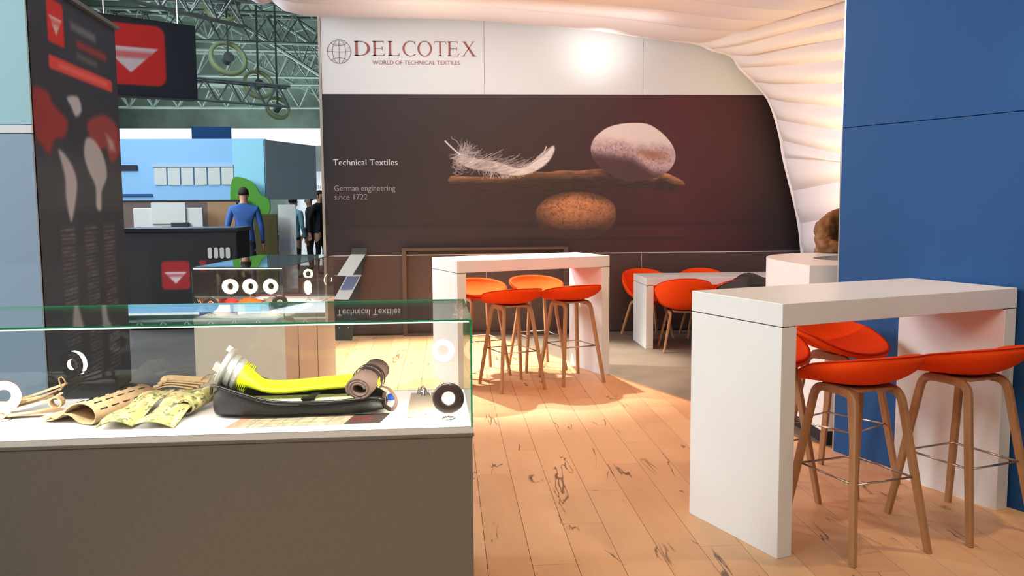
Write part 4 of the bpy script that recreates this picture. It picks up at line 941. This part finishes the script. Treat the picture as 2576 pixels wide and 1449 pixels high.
# ------------------------------------------------------------------ people
def person(label, loc, rz, joints, regions, hair=True, group=None, bulk=1.0):
    """joints: dict of 3-D points in the person's frame (facing -y); regions: function(co)->material index"""
    J = joints; J = {k: Vector(v) for k, v in J.items()}
    root = thing('person', label, 'person', loc, rz, group)
    names = []; pos = []; rad = []; edges = []
    def add(n, p, r): names.append(n); pos.append(Vector(p)); rad.append(r); return len(pos)-1
    pel = add('pelvis', J['pelvis'], (.15, .115)); spine = J['pelvis'].lerp(J['neck'], .45); a = add('waist', spine, (.135, .10)); b = add('chest', J['pelvis'].lerp(J['neck'], .80), (.16*bulk, .11*bulk)); nk = add('neck', J['neck']+Vector((0, 0, .03)), (.058, .058)); hd0 = add('jaw', J['head']-(J['head']-J['neck']).normalized()*.07, (.062, .068)); hd = add('head', J['head'], (.078, .092)); ht = add('crown', J['head']+(J['head']-J['neck']).normalized()*.07, (.062, .072))
    edges += [(pel, a), (a, b), (b, nk), (nk, hd0), (hd0, hd), (hd, ht)]
    for s in ('l', 'r'):
        sh = add('sh', J[s+'sh'], (.072*bulk, .066*bulk)); el = add('el', J[s+'el'], (.047*bulk, .047*bulk)); mid = add('m', J[s+'sh'].lerp(J[s+'el'], .5), (.056*bulk, .056*bulk)); wr_ = add('wr', J[s+'wr'], (.030, .026)); edges += [(b, sh), (sh, mid), (mid, el), (el, wr_)]
        d = (J[s+'wr']-J[s+'el']).normalized(); sd = d.cross(Vector((0, 1, .01))).normalized(); pm = add('palm', J[s+'wr']+d*.055, (.026, .040)); edges.append((wr_, pm))
        kn_ = d.cross(sd).normalized()
        for q, (o_, l_) in enumerate(((-.030, .062), (-.010, .075), (.010, .070), (.030, .055))):
            f1 = add('f', J[s+'wr']+d*.095+kn_*o_, (.0095, .0095)); f2 = add('f', J[s+'wr']+d*(.095+l_*.55)+kn_*o_*1.1-sd*.006, (.0085, .0085)); f3 = add('f', J[s+'wr']+d*(.092+l_*.95)+kn_*o_*1.1-sd*.022, (.007, .007)); edges += [(pm, f1), (f1, f2), (f2, f3)]
        t1 = add('t', J[s+'wr']+d*.045-kn_*.045, (.011, .011)); t2 = add('t', J[s+'wr']+d*.085-kn_*.062, (.009, .009)); edges += [(wr_, t1), (t1, t2)]
        hp_ = add('hip', J['pelvis']+Vector((J[s+'kn'].x*.75, 0, -.06)), (.095, .095)); th = add('th', J[s+'kn'].lerp(J['pelvis']+Vector((J[s+'kn'].x*.75, 0, -.06)), .5), (.080, .080)); kn = add('kn', J[s+'kn'], (.056, .056)); cf_ = add('cf', J[s+'kn'].lerp(J[s+'an'], .35), (.056, .056)); an = add('an', J[s+'an'], (.038, .038)); to = add('toe', J[s+'an']+Vector(J.get(s+'toe', (0, -.17, -.045))), (.038, .030)); edges += [(pel, hp_), (hp_, th), (th, kn), (kn, cf_), (cf_, an), (an, to)]
    me = bpy.data.meshes.new('body'); me.from_pydata([tuple(p) for p in pos], edges, []); o = bpy.data.objects.new('body_tmp', me); C.objects.link(o)
    sk = o.modifiers.new('skin', 'SKIN'); sk.use_smooth_shade = True
    for i, r in enumerate(rad): me.skin_vertices[0].data[i].radius = r
    me.skin_vertices[0].data[pel].use_root = True
    sb = o.modifiers.new('sub', 'SUBSURF'); sb.levels = 2 if bulk == 1 else 3; sb.render_levels = sb.levels
    dg = bpy.context.evaluated_depsgraph_get(); m2 = bpy.data.meshes.new_from_object(o.evaluated_get(dg)); bpy.data.objects.remove(o)
    if bulk > 1:      # creases of a loose jacket
        from mathutils import noise as mn
        for v in m2.vertices:
            if v.co.z > J['pelvis'].z and (v.co-J['head']).length > .17 and min((v.co-J['lwr']).length, (v.co-J['rwr']).length) > .09:
                q = v.co; n_ = abs(mn.noise(Vector((q.x*9+q.z*5, q.y*9, q.z*17-q.x*8))))
                v.co = q+v.normal*(.026*(.5-n_*1.9)+.008*mn.noise(q*30))
    mats, fn = regions; m2.materials.clear()
    bo = obj('body', m2, [M[k] for k in mats], root, smooth=True)
    for p in m2.polygons: p.material_index = fn(p.center, J)
    hc = J['head']; hv = (J['head']-J['neck']).normalized()
    if hair:
        bm = NB(); bmesh.ops.create_uvsphere(bm, u_segments=20, v_segments=12, radius=1)
        for v in bm.verts:
            d = v.co.copy(); v.co = hc+Vector((d.x*.084, d.y*.100+.016, d.z*.098+.034)); 
            if d.y < -.35 and d.z < .45: v.co.y += .05; 
            if d.z < -.45: v.co.z += .05
        obj('hair', bm, M['hair'], root, smooth=True)
    bm = NB()
    for sx in (-1, 1):
        bmesh.ops.create_uvsphere(bm, u_segments=8, v_segments=6, radius=.011, matrix=Matrix.Translation(hc+Vector((sx*.030, -.083, .012))))
    obj('eyes', bm, M['black_gloss'], root)
    bm = NB(); nz = hc+Vector((0, -.088, -.012)); bmesh.ops.create_cone(bm, segments=8, radius1=.014, radius2=.005, depth=.045, cap_ends=True, matrix=Matrix.Translation(nz) @ Matrix.Rotation(.35, 4, 'X')); obj('nose', bm, M['skin'], root, smooth=True)
    bm = NB(); box(bm, -.022, .022, -.004, .004, -.004, .004, T=Matrix.Translation(hc+Vector((0, -.086, -.048))), bev=.0025); obj('mouth', bm, M['red_print'], root)
    bm = NB()
    for sx in (-1, 1): bmesh.ops.create_uvsphere(bm, u_segments=10, v_segments=8, radius=1, matrix=Matrix.Translation(hc+Vector((sx*.080, .005, 0))) @ Matrix.Diagonal((.010, .018, .030, 1)))
    obj('ears', bm, M['skin'], root, smooth=True)
    return root
def stand_j(h=1.78, walk=0, armf=0):
    k = h/1.78
    j = dict(pelvis=(0, 0, .96), neck=(0, 0, 1.47), head=(0, -.02, 1.64), lsh=(.19, 0, 1.42), rsh=(-.19, 0, 1.42), lel=(.26, .03+armf, 1.13), rel=(-.26, .03-armf*.5, 1.13), lwr=(.27, -.06+armf*1.5, .88), rwr=(-.27, -.06-armf, .88),
             lkn=(.11, -.02-walk, .52), rkn=(-.11, -.02+walk*.3, .52), lan=(.12, .02-walk*.8, .08), ran=(-.12, .02+walk*1.2, .08+walk*.1))
    return {a: tuple(c*k for c in v) for a, v in j.items()}
def clothes(top, bottom, shoe='black_gloss', hair_line=None):
    def fn(c, J):
        if c.z < .075: return 3
        if (c-J['head']).length < .15 and c.z > J['neck'].z+.03: return 2
        for s in 'lr':
            if (c-J[s+'wr']).length < .03 or ((c-J[s+'wr']).dot(J[s+'wr']-J[s+'el']) > 0 and (c-J[s+'wr']).length < .24): return 2
        return 0 if c.z > J['pelvis'].z-.05 else 1
    return ([top, bottom, 'skin', shoe], fn)
person('man in a blue shirt and dark trousers walking away, seen from behind', (-3.22, 14.6, 0), R_(188), stand_j(1.80, .16, .05), clothes('shirt_blue', 'trousers'))
person('man in black seen side-on, nearest the left edge of the booth wall', (-2.66, 19.2, 0), R_(60), stand_j(1.80, 0, -.12), clothes('dark_suit', 'dark_suit'), group=None)
person('shorter figure in black facing the man in black', (-3.02, 20.2, 0), R_(-70), stand_j(1.70, 0, -.1), clothes('dark_suit', 'dark_suit'))
person('woman in a pale teal top and dark trousers in front of the white stand', (-3.05, 18.2, 0), R_(150), stand_j(1.66, .05, 0), clothes('teal_top', 'dark_suit'))
jl = dict(pelvis=(0, .22, .98), neck=(0, -.17, 1.40), head=(0, -.30, 1.53), lsh=(.20, -.12, 1.34), rsh=(-.20, -.12, 1.34), lel=(.30, -.33, 1.165), rel=(-.30, -.33, 1.165), lwr=(.12, -.50, 1.165), rwr=(-.06, -.46, 1.165), lkn=(.12, .18, .53), rkn=(-.12, .25, .53), lan=(.13, .28, .08), ran=(-.13, .40, .08))
person('person in a brown jacket leaning on the round counter, mostly hidden by the blue wall', (3.235, 7.14, 0), R_(4), jl, clothes('jacket', 'trousers'), bulk=1.35)

# ------------------------------------------------------------------ hall beyond the booth
tag(obj('ceiling', (lambda bm: (box(bm, -40, 25, 12.5, 60, 10.5, 10.6), bm)[1])(NB()), M['hall_dark']), 'dark exhibition hall ceiling', kind='structure')
tag(obj('wall_far', (lambda bm: (box(bm, -40, 25, 50, 50.2, 0, 10.5), bm)[1])(NB()), M['hall_dark']), 'dark far wall of the exhibition hall', kind='structure')
# steel trusses
def truss(label, a, b, h=.9, w_=.6, n=None, rad=.045):
    A, B = Vector(a), Vector(b); L = (B-A).length; n = n or max(4, int(L/(h*1.1))); r = thing('roof_truss', label, 'truss', tuple(A), 0, 'steel roof trusses of the hall')
    d = (B-A); s = d.cross(Vector((0, 0, 1))).normalized()*w_/2; up_ = Vector((0, 0, h))
    for off in (up_*1.0+s, up_*1.0-s, Vector((0, 0, 0))):
        bm = NB(); sweep(bm, [off, d+off], circ(rad, 6)); obj('chord', bm, M['truss'], r)
    bm = NB()
    for k in range(n):
        p0, p1 = d*(k/n), d*((k+1)/n)
        for q in (s, -s):
            sweep(bm, [p0, (p0+p1)/2+up_+q], circ(rad*.55, 5)); sweep(bm, [(p0+p1)/2+up_+q, p1], circ(rad*.55, 5))
        sweep(bm, [p0+up_+s, p0+up_-s], circ(rad*.5, 5))
    o = obj('lattice', bm, M['truss'], r); o['kind'] = 'stuff'
truss('steel truss crossing the hall just above the white fascia, lowest of all', (-14, 30, 4.6), (3, 30, 4.6), .7)
truss('steel truss crossing the hall second from the bottom', (-15, 27, 5.3), (3, 27, 5.1), .7)
truss('steel truss crossing the hall, level with the white logo lettering', (-15, 24, 5.9), (2, 24, 5.5), .7)
truss('steel truss crossing the hall close under the canopy edge', (-14, 20, 6.0), (2, 20, 5.7), .6)
truss('long sloping steel truss running down from the canopy edge to the right', (-7.6, 22, 7.6), (-1.6, 27, 3.9), .9, .8)
truss('long sloping steel truss further left behind the hanging sign', (-11, 26, 8.4), (-3.0, 33, 4.5), .9, .8)
truss('nearest lighting truss above the black hanging sign', (-6.2, 11.6, 4.55), (-2.9, 13.6, 4.1), .35, .3, rad=.03)
truss('low lighting truss below the black hanging sign', (-8.5, 17, 3.75), (-3.2, 19, 3.5), .4, .35, rad=.03)
def duct(label, loc, R1, rot):
    r = thing('round_duct', label, 'duct', loc, 0, 'pale green round ducts under the roof'); bm = NB()
    lathe(bm, [(R1, -.06), (R1*1.04, 0), (R1, .06), (R1*.84, .07), (R1*.80, 0), (R1*.84, -.07), (R1, -.06)], 28, Matrix.Rotation(rot, 4, 'X') @ Matrix.Rotation(.5, 4, 'Y')); obj('ring', bm, M['duct'], r, smooth=True)
    bm = NB(); lathe(bm, [(0, .10), (R1*.3, .08), (R1*.3, -.08), (0, -.1)], 16, Matrix.Rotation(rot, 4, 'X') @ Matrix.Rotation(.5, 4, 'Y')); sweep(bm, [(0, 0, 0), (0, 0, 10.5-loc[2])], circ(.025, 6), upv=(1, 0, 0)); obj('hub', bm, M['truss'], r)
duct('pale green round duct highest in the row, near the canopy', (-4.85, 20.5, 5.85), .40, 1.2)
duct('pale green round duct, second from the top of the row', (-4.82, 20.8, 4.75), .42, 1.1)
duct('pale green round duct, third from the top of the row', (-4.33, 21.6, 4.28), .36, 1.1)
duct('pale green round duct, lowest of the row above the fascia', (-4.05, 22.4, 3.82), .30, 1.0)

# tall turquoise stand wall, far left
lw = thing('exhibition_wall', 'tall turquoise and slate stand wall at the left edge', 'wall', (-2.64, 6.0, 0))
bx('upper_panel', (-2.2, 0, 2.055), (0, .02, 4.2), M['turquoise'], lw); bx('white_band', (-2.2, -.004, 2.0), (0, .02, 2.05), M['bright_white'], lw); bx('lower_panel', (-2.2, 0, 0), (0, .02, 1.995), M['slate'], lw)
# tall dark info banner with a world map
A0, B0 = Vector((-2.640, 6.02, 0)), Vector((-2.700, 7.55, 0)); A0 = Vector((-2.64, 6.03, 0)); B0 = Vector((-2.76, 7.9, 0))
def rr(U, V, x0, x1, y0, y1, s=.01, r=.0):
    dx = np.maximum(np.maximum(x0+r-U, U-x1+r), 0); dy = np.maximum(np.maximum(y0+r-V, V-y1+r), 0); d = np.hypot(dx, dy)-r if r else np.maximum(np.maximum(x0-U, U-x1), np.maximum(y0-V, V-y1)); return np.clip(.5-d/s, 0, 1)
def logo(c, U, V, cx, cy, wd, hg, s, red=(200, 34, 34)):
    c = mixc(c, red, rr(U, V, cx-wd/2, cx+wd/2, cy-hg/2, cy+hg/2, s, wd*.14))
    tri = np.clip(.5-(np.abs(U-cx)-wd*.40*(1-(cy+hg*.12-V)/(hg*.42)))/s, 0, 1)*sstep(cy-hg*.32, cy-hg*.28, V)*(1-sstep(cy+hg*.10, cy+hg*.14, V))
    inner = rr(U, V, cx-wd*.30, cx+wd*.30, cy-hg*.06, cy+hg*.05, s*1.5)*.55
    return mixc(c, (214, 204, 210), tri*(1-inner)*.95)
def banner(U, V):      # U 0..1 across, V metres up
    base = np.ones(U.shape+(3,))*np.array((26, 44, 68.)); base = mixc(base, (56, 70, 86), sstep(2.05, 1.75, V)); base = mixc(base, (42, 56, 74), sstep(1.55, 1.45, V)); c = base; s = .045
    W_ = 1.0
    c = logo(c, U*W_, V, .26, 2.79, .17, .30, .02)
    c = mixc(c, (120, 124, 132), rr(U, V, .42, .72, 2.80, 2.86, .04)*.7); c = mixc(c, (150, 44, 46), rr(U, V, .48, .86, 2.69, 2.75, .04)*.8); c = mixc(c, (110, 112, 118), rr(U, V, .48, .72, 2.61, 2.65, .04)*.7)
    c = mixc(c, (206, 66, 66), rr(U, V, .17, .92, 2.46, 2.555, .02, .02)); c = mixc(c, (226, 150, 150), rr(U, V, .27, .86, 2.49, 2.525, .03)*.5)
    m1 = in_poly(U, V, smooth_poly([(0, 2.28), (.14, 2.30), (.20, 2.22), (.33, 2.14), (.30, 2.02), (.19, 1.98), (.13, 1.88), (.06, 1.93), (0, 2.0)], 5), .04); c = mixc(c, (146, 44, 52), m1*.9)
    m2 = in_poly(U, V, smooth_poly([(.56, 2.16), (.66, 2.22), (.78, 2.26), (.93, 2.22), (1, 2.12), (.98, 1.96), (.85, 1.88), (.78, 1.99), (.66, 1.94), (.58, 2.04)], 5), .04); c = mixc(c, (140, 60, 66), m2*.9)
    m3 = in_poly(U, V, smooth_poly([(.34, 2.30), (.46, 2.33), (.50, 2.24), (.43, 2.18), (.38, 2.24)], 4), .03); c = mixc(c, (196, 206, 224), m3*.9)
    m4 = in_poly(U, V, smooth_poly([(.22, 1.92), (.34, 1.84), (.40, 1.70), (.36, 1.52), (.31, 1.42), (.27, 1.58), (.27, 1.74)], 5), .03); c = mixc(c, (186, 190, 206), m4*.9)
    m5 = in_poly(U, V, smooth_poly([(.54, 2.04), (.66, 2.02), (.76, 1.90), (.78, 1.76), (.70, 1.64), (.68, 1.50), (.62, 1.52), (.62, 1.68), (.54, 1.80), (.50, 1.92)], 5), .03); c = mixc(c, (184, 196, 212), m5*.9)
    m6 = in_poly(U, V, [(.80, 2.10), (.90, 2.06), (.92, 1.98), (.84, 1.98)], .05); c = mixc(c, (190, 182, 184), m6*.8)
    rows_ = (np.sin(V*2*math.pi/.030) > -.1).astype(float)*vnoise(U*22, V*30, 1, 7, 2)
    for x0 in (.20, .46, .70): c = mixc(c, (120, 118, 120), rr(U, V, x0, x0+.15, .2, 1.38, .03)*rows_*.8)
    return c
ib = thing('info_banner', 'tall dark banner wall with red logo, world map and lists of small text', 'banner', tuple(A0))
dd = B0-A0; bm = NB(); slab(bm, [(0, 0, 0), tuple(dd), tuple(dd+Vector((0, 0, 3.0))), (0, 0, 3.0)], (-1, -.07, 0), .06); obj('board', bm, M['hall_black'], ib)
pm_ = print_mesh('map_print', (.003, 0, 0), tuple(dd), (0, 0, 1), np.linspace(0, 1, 160), np.linspace(.02, 2.99, 330), banner, M['print_soft'], ib); pm_['label'] = 'dark print with red logo, red and white world map and text columns'
bm = NB(); sweep(bm, [(.0, 0, 3.01), tuple(dd+Vector((0, 0, 3.01)))], [(-.04, -.015), (.04, -.015), (.04, .015), (-.04, .015)]); obj('top_rail', bm, M['truss'], ib)
# hanging sign
hs = thing('hanging_sign', 'black hanging sign with a big red rounded square logo', 'sign', (-4.35, 11.6, 2.9)); e1 = Vector((1.10, .65, 0))
bm = NB(); slab(bm, [(0, 0, .0), tuple(e1), tuple(e1+Vector((0, 0, .95))), (0, 0, 1.0)], (-.5, .86, 0), .25); obj('sign_box', bm, M['hall_black'], hs)
def signp(U, V):
    c = np.ones(U.shape+(3,))*np.array((20, 32, 46.)); return logo(c, U, V, .46, .50, .86, .76, .03)
o = print_mesh('sign_print', (.004, -.006, .02), tuple(e1/1.28), (0, 0, 1), np.linspace(0, 1.28, 110), np.linspace(0, .93, 90), signp, M['print_soft'], hs); o['label'] = 'red rounded square with a white downward triangle'
for k in (.15, .85): 
    bm = NB(); sweep(bm, [e1*k+Vector((-.05, .1, .96)), e1*k+Vector((-.05, .1, 1.9))], circ(.012, 6), upv=(1, 0, 0)); obj('hanging_wire', bm, M['steel'], hs)
# light blue stand
def sz(p): return (p[0]*.8, p[1]*.8, .31+p[2]*.8 if p[2] > 0 else 0)
def bxs(n, a, b, m, par): return bx(n, sz(a), sz(b), m, par)
sb_ = thing('blue_stand', 'light blue exhibition stand with a row of pictures and a darker side', 'booth', (-5.84, 16.0, 0))
bxs('front_wall', (0, 0, 1.6), (3.38, .3, 2.92), M['sky_blue'], sb_); bxs('corner_wall', (2.70, -.02, 1.60), (3.36, .0, 2.90), M['tealedge'], sb_)
bm = NB(); slab(bm, [sz(q) for q in ((3.385, 0, 1.6), (4.25, 1.6, 1.6), (4.25, 1.6, 2.86), (3.385, 0, 2.90))], (-.8, .5, 0), .1); obj('side_wall', bm, M['stand_side'], sb_)
for k in range(6): bxs('picture', (1.02+.285*k, -.03, 1.93), (1.27+.285*k, -.005, 2.30), M['grey_white'], sb_)
bxs('picture_rail', (.98, -.035, 2.31), (2.70, -.005, 2.37), M['slate'], sb_); bxs('name_plate', (.12, -.03, 2.24), (.66, -.005, 2.36), M['trousers'], sb_); bxs('blue_lettering', (.05, -.03, 1.68), (.95, -.005, 1.74), M['blue'], sb_)
for x in (0.05, 2.0, 3.2): bxs('post', (x, .05, 0), (x+.12, .25, 1.6), M['brown'], sb_)
fs_ = thing('white_fascia', 'long white fascia above the light blue stand', 'fascia', (-6.88, 19.2, 0)); bxs('fascia_board', (0, 0, 3.02), (5.6, .2, 3.46), M['emissive_white'], fs_); bxs('blue_square', (2.05, -.03, 3.05), (3.05, -.002, 3.50), M['blue'], fs_)
for x in (.1, 2.8, 4.4): bxs('post', (x, .02, 0), (x+.12, .18, 3.02), M['grey_white'], fs_)
# white stand beside the booth wall
ws = thing('white_stand', 'bright white stand just left of the booth wall with a green bar', 'booth', (-3.85, 22.0, 0)); bx('back_wall', (0, 0, 0), (2.2, .2, 3.15), M['emissive_white'], ws)
bx('beige_box', (.42, -.25, 2.27), (1.5, -.01, 3.10), M['grey_white'], ws); bx('green_bar', (.42, -.05, 1.63), (.86, -.005, 1.69), M['green'], ws); bx('door_frame', (.58, -.03, 1.32), (.84, -.005, 1.38), M['slate'], ws)
bx('grey_screen', (.02, -.12, 1.45), (.28, -.02, 2.0), M['slate'], ws)
text_obj('lettering', 'TEN', M['grey_print'], ws, .645, -.012, 1.86, .20, .09)['label'] = 'pale letters TEN'
# brown partitions and glass room
pt = thing('brown_partition', 'brown partition wall under the light blue stand', 'partition', (-5.76, 15.6, 0)); bx('panel', (0, 0, 0), (2.35, .08, 1.57), M['brown'], pt); bx('tan_panel', (1.72, -.03, 0.2), (2.2, -.002, 1.55), M['tan'], pt); bx('cap_rail', (0, -.02, 1.57), (2.35, .10, 1.59), M['hall_black'], pt)
gm = thing('glass_booth', 'pale glass meeting booth behind the black counter', 'booth', (-5.15, 15.2, 0))
bx('panel', (0, 0, 0.5), (1.12, .06, 1.46), M['grey_white'], gm, bev=.01); bx('panel', (.3, -.03, 1.2), (.85, -.005, 1.55), M['grey_white'], gm); bx('plinth', (0, .005, 0), (1.12, .055, .5), M['hall_black'], gm); bx('screen', (.62, -.06, 1.00), (.9, -.01, 1.22), M['hall_black'], gm)
# black counter with red logo and badges
bk = thing('black_counter', 'black stand counter with a red rounded square logo and four oval badges', 'counter', (-3.93, 11.2, 0))
bx('worktop', (-.03, -.03, 1.19), (1.38, .75, 1.235), M['black_gloss'], bk); bx('front', (0, 0, 0), (1.36, .72, 1.19), M['hall_black'], bk)
def ctr(U, V):
    c = np.ones(U.shape+(3,))*np.array((18, 16, 20.)); c = mixc(c, (48, 34, 32), rr(U, V, .05, .30, .2, .95, .1)*.6); c = logo(c, U, V, .61, .66, .34, .35, .02, (150, 20, 26))
    c = mixc(c, (140, 24, 34), rr(U, V, .90, .98, .70, .84, .02, .02)); return c
print_mesh('front_print', (0, -.006, 0), (1, 0, 0), (0, 0, 1), np.linspace(.01, 1.35, 100), np.linspace(.02, 1.15, 80), ctr, M['print_soft'], bk)['label'] = 'black front print with red logo'
for k in range(4):
    bm = NB(); T = tmat((1.035+.072*k, -.010, .93), (0, -1, 0)); pr = rrect(.026, .068, .9, 5); a = [bm.verts.new(T @ Vector((q[0], q[1], 0))) for q in pr]; b = [bm.verts.new(T @ Vector((q[0], q[1], .008))) for q in pr]
    bm.faces.new(a[::-1]); bm.faces.new(b)
    for i in range(len(a)): bm.faces.new((a[i], a[(i+1) % len(a)], b[(i+1) % len(a)], b[i]))
    obj('oval_badge', bm, M['grey_white'], bk)['label'] = 'pale oval badge'
ob = thing('olive_board', 'dark olive board standing behind the man in the blue shirt', 'board', (-3.24, 15.4, 0)); bx('panel', (0, 0, 0), (.38, .06, 1.34), M['olive'], ob); bx('foot', (-.02, -.1, 0), (.39, .08, .03), M['hall_black'], ob)
gp = thing('green_leaf_panel', 'leaf-shaped bright green panel at the corner of the light blue stand', 'panel', (-3.68, 15.74, 0)); bm = NB(); pl_ = smooth_poly([(a_*.8, .31+b_*.8) for a_, b_ in [(0, 1.52), (.03, 2.02), (.22, 2.08), (.48, 1.95), (.62, 1.72), (.80, 1.58), (.78, 1.30), (.55, 1.12), (.3, 1.3)]], 5)
a = [bm.verts.new((x, 0, z)) for x, z in pl_]; b = [bm.verts.new((x, .05, z)) for x, z in pl_]; bm.faces.new(a); bm.faces.new(b[::-1])
for i in range(len(a)): bm.faces.new((a[i], b[i], b[(i+1) % len(a)], a[(i+1) % len(a)]))
obj('leaf', bm, M['green'], gp); bx('post', (.30, .01, 0), (.35, .04, 1.25), M['steel'], gp)
ru = thing('roll_up_banner', 'narrow pale grey roll-up banner with small drawings', 'banner', (-2.87, 15.6, 0)); bx('sheet', (0, 0, .06), (.30, .01, 1.50), M['grey_white'], ru); bx('foot', (-.02, -.08, 0), (.32, .10, .06), M['steel'], ru)
for k in range(2):
    for q in range(3): bx('drawing', (.05+.075*q, -.004, .72+.12*k), (.105+.075*q, -.001, .81+.12*k), M['slate'], ru)
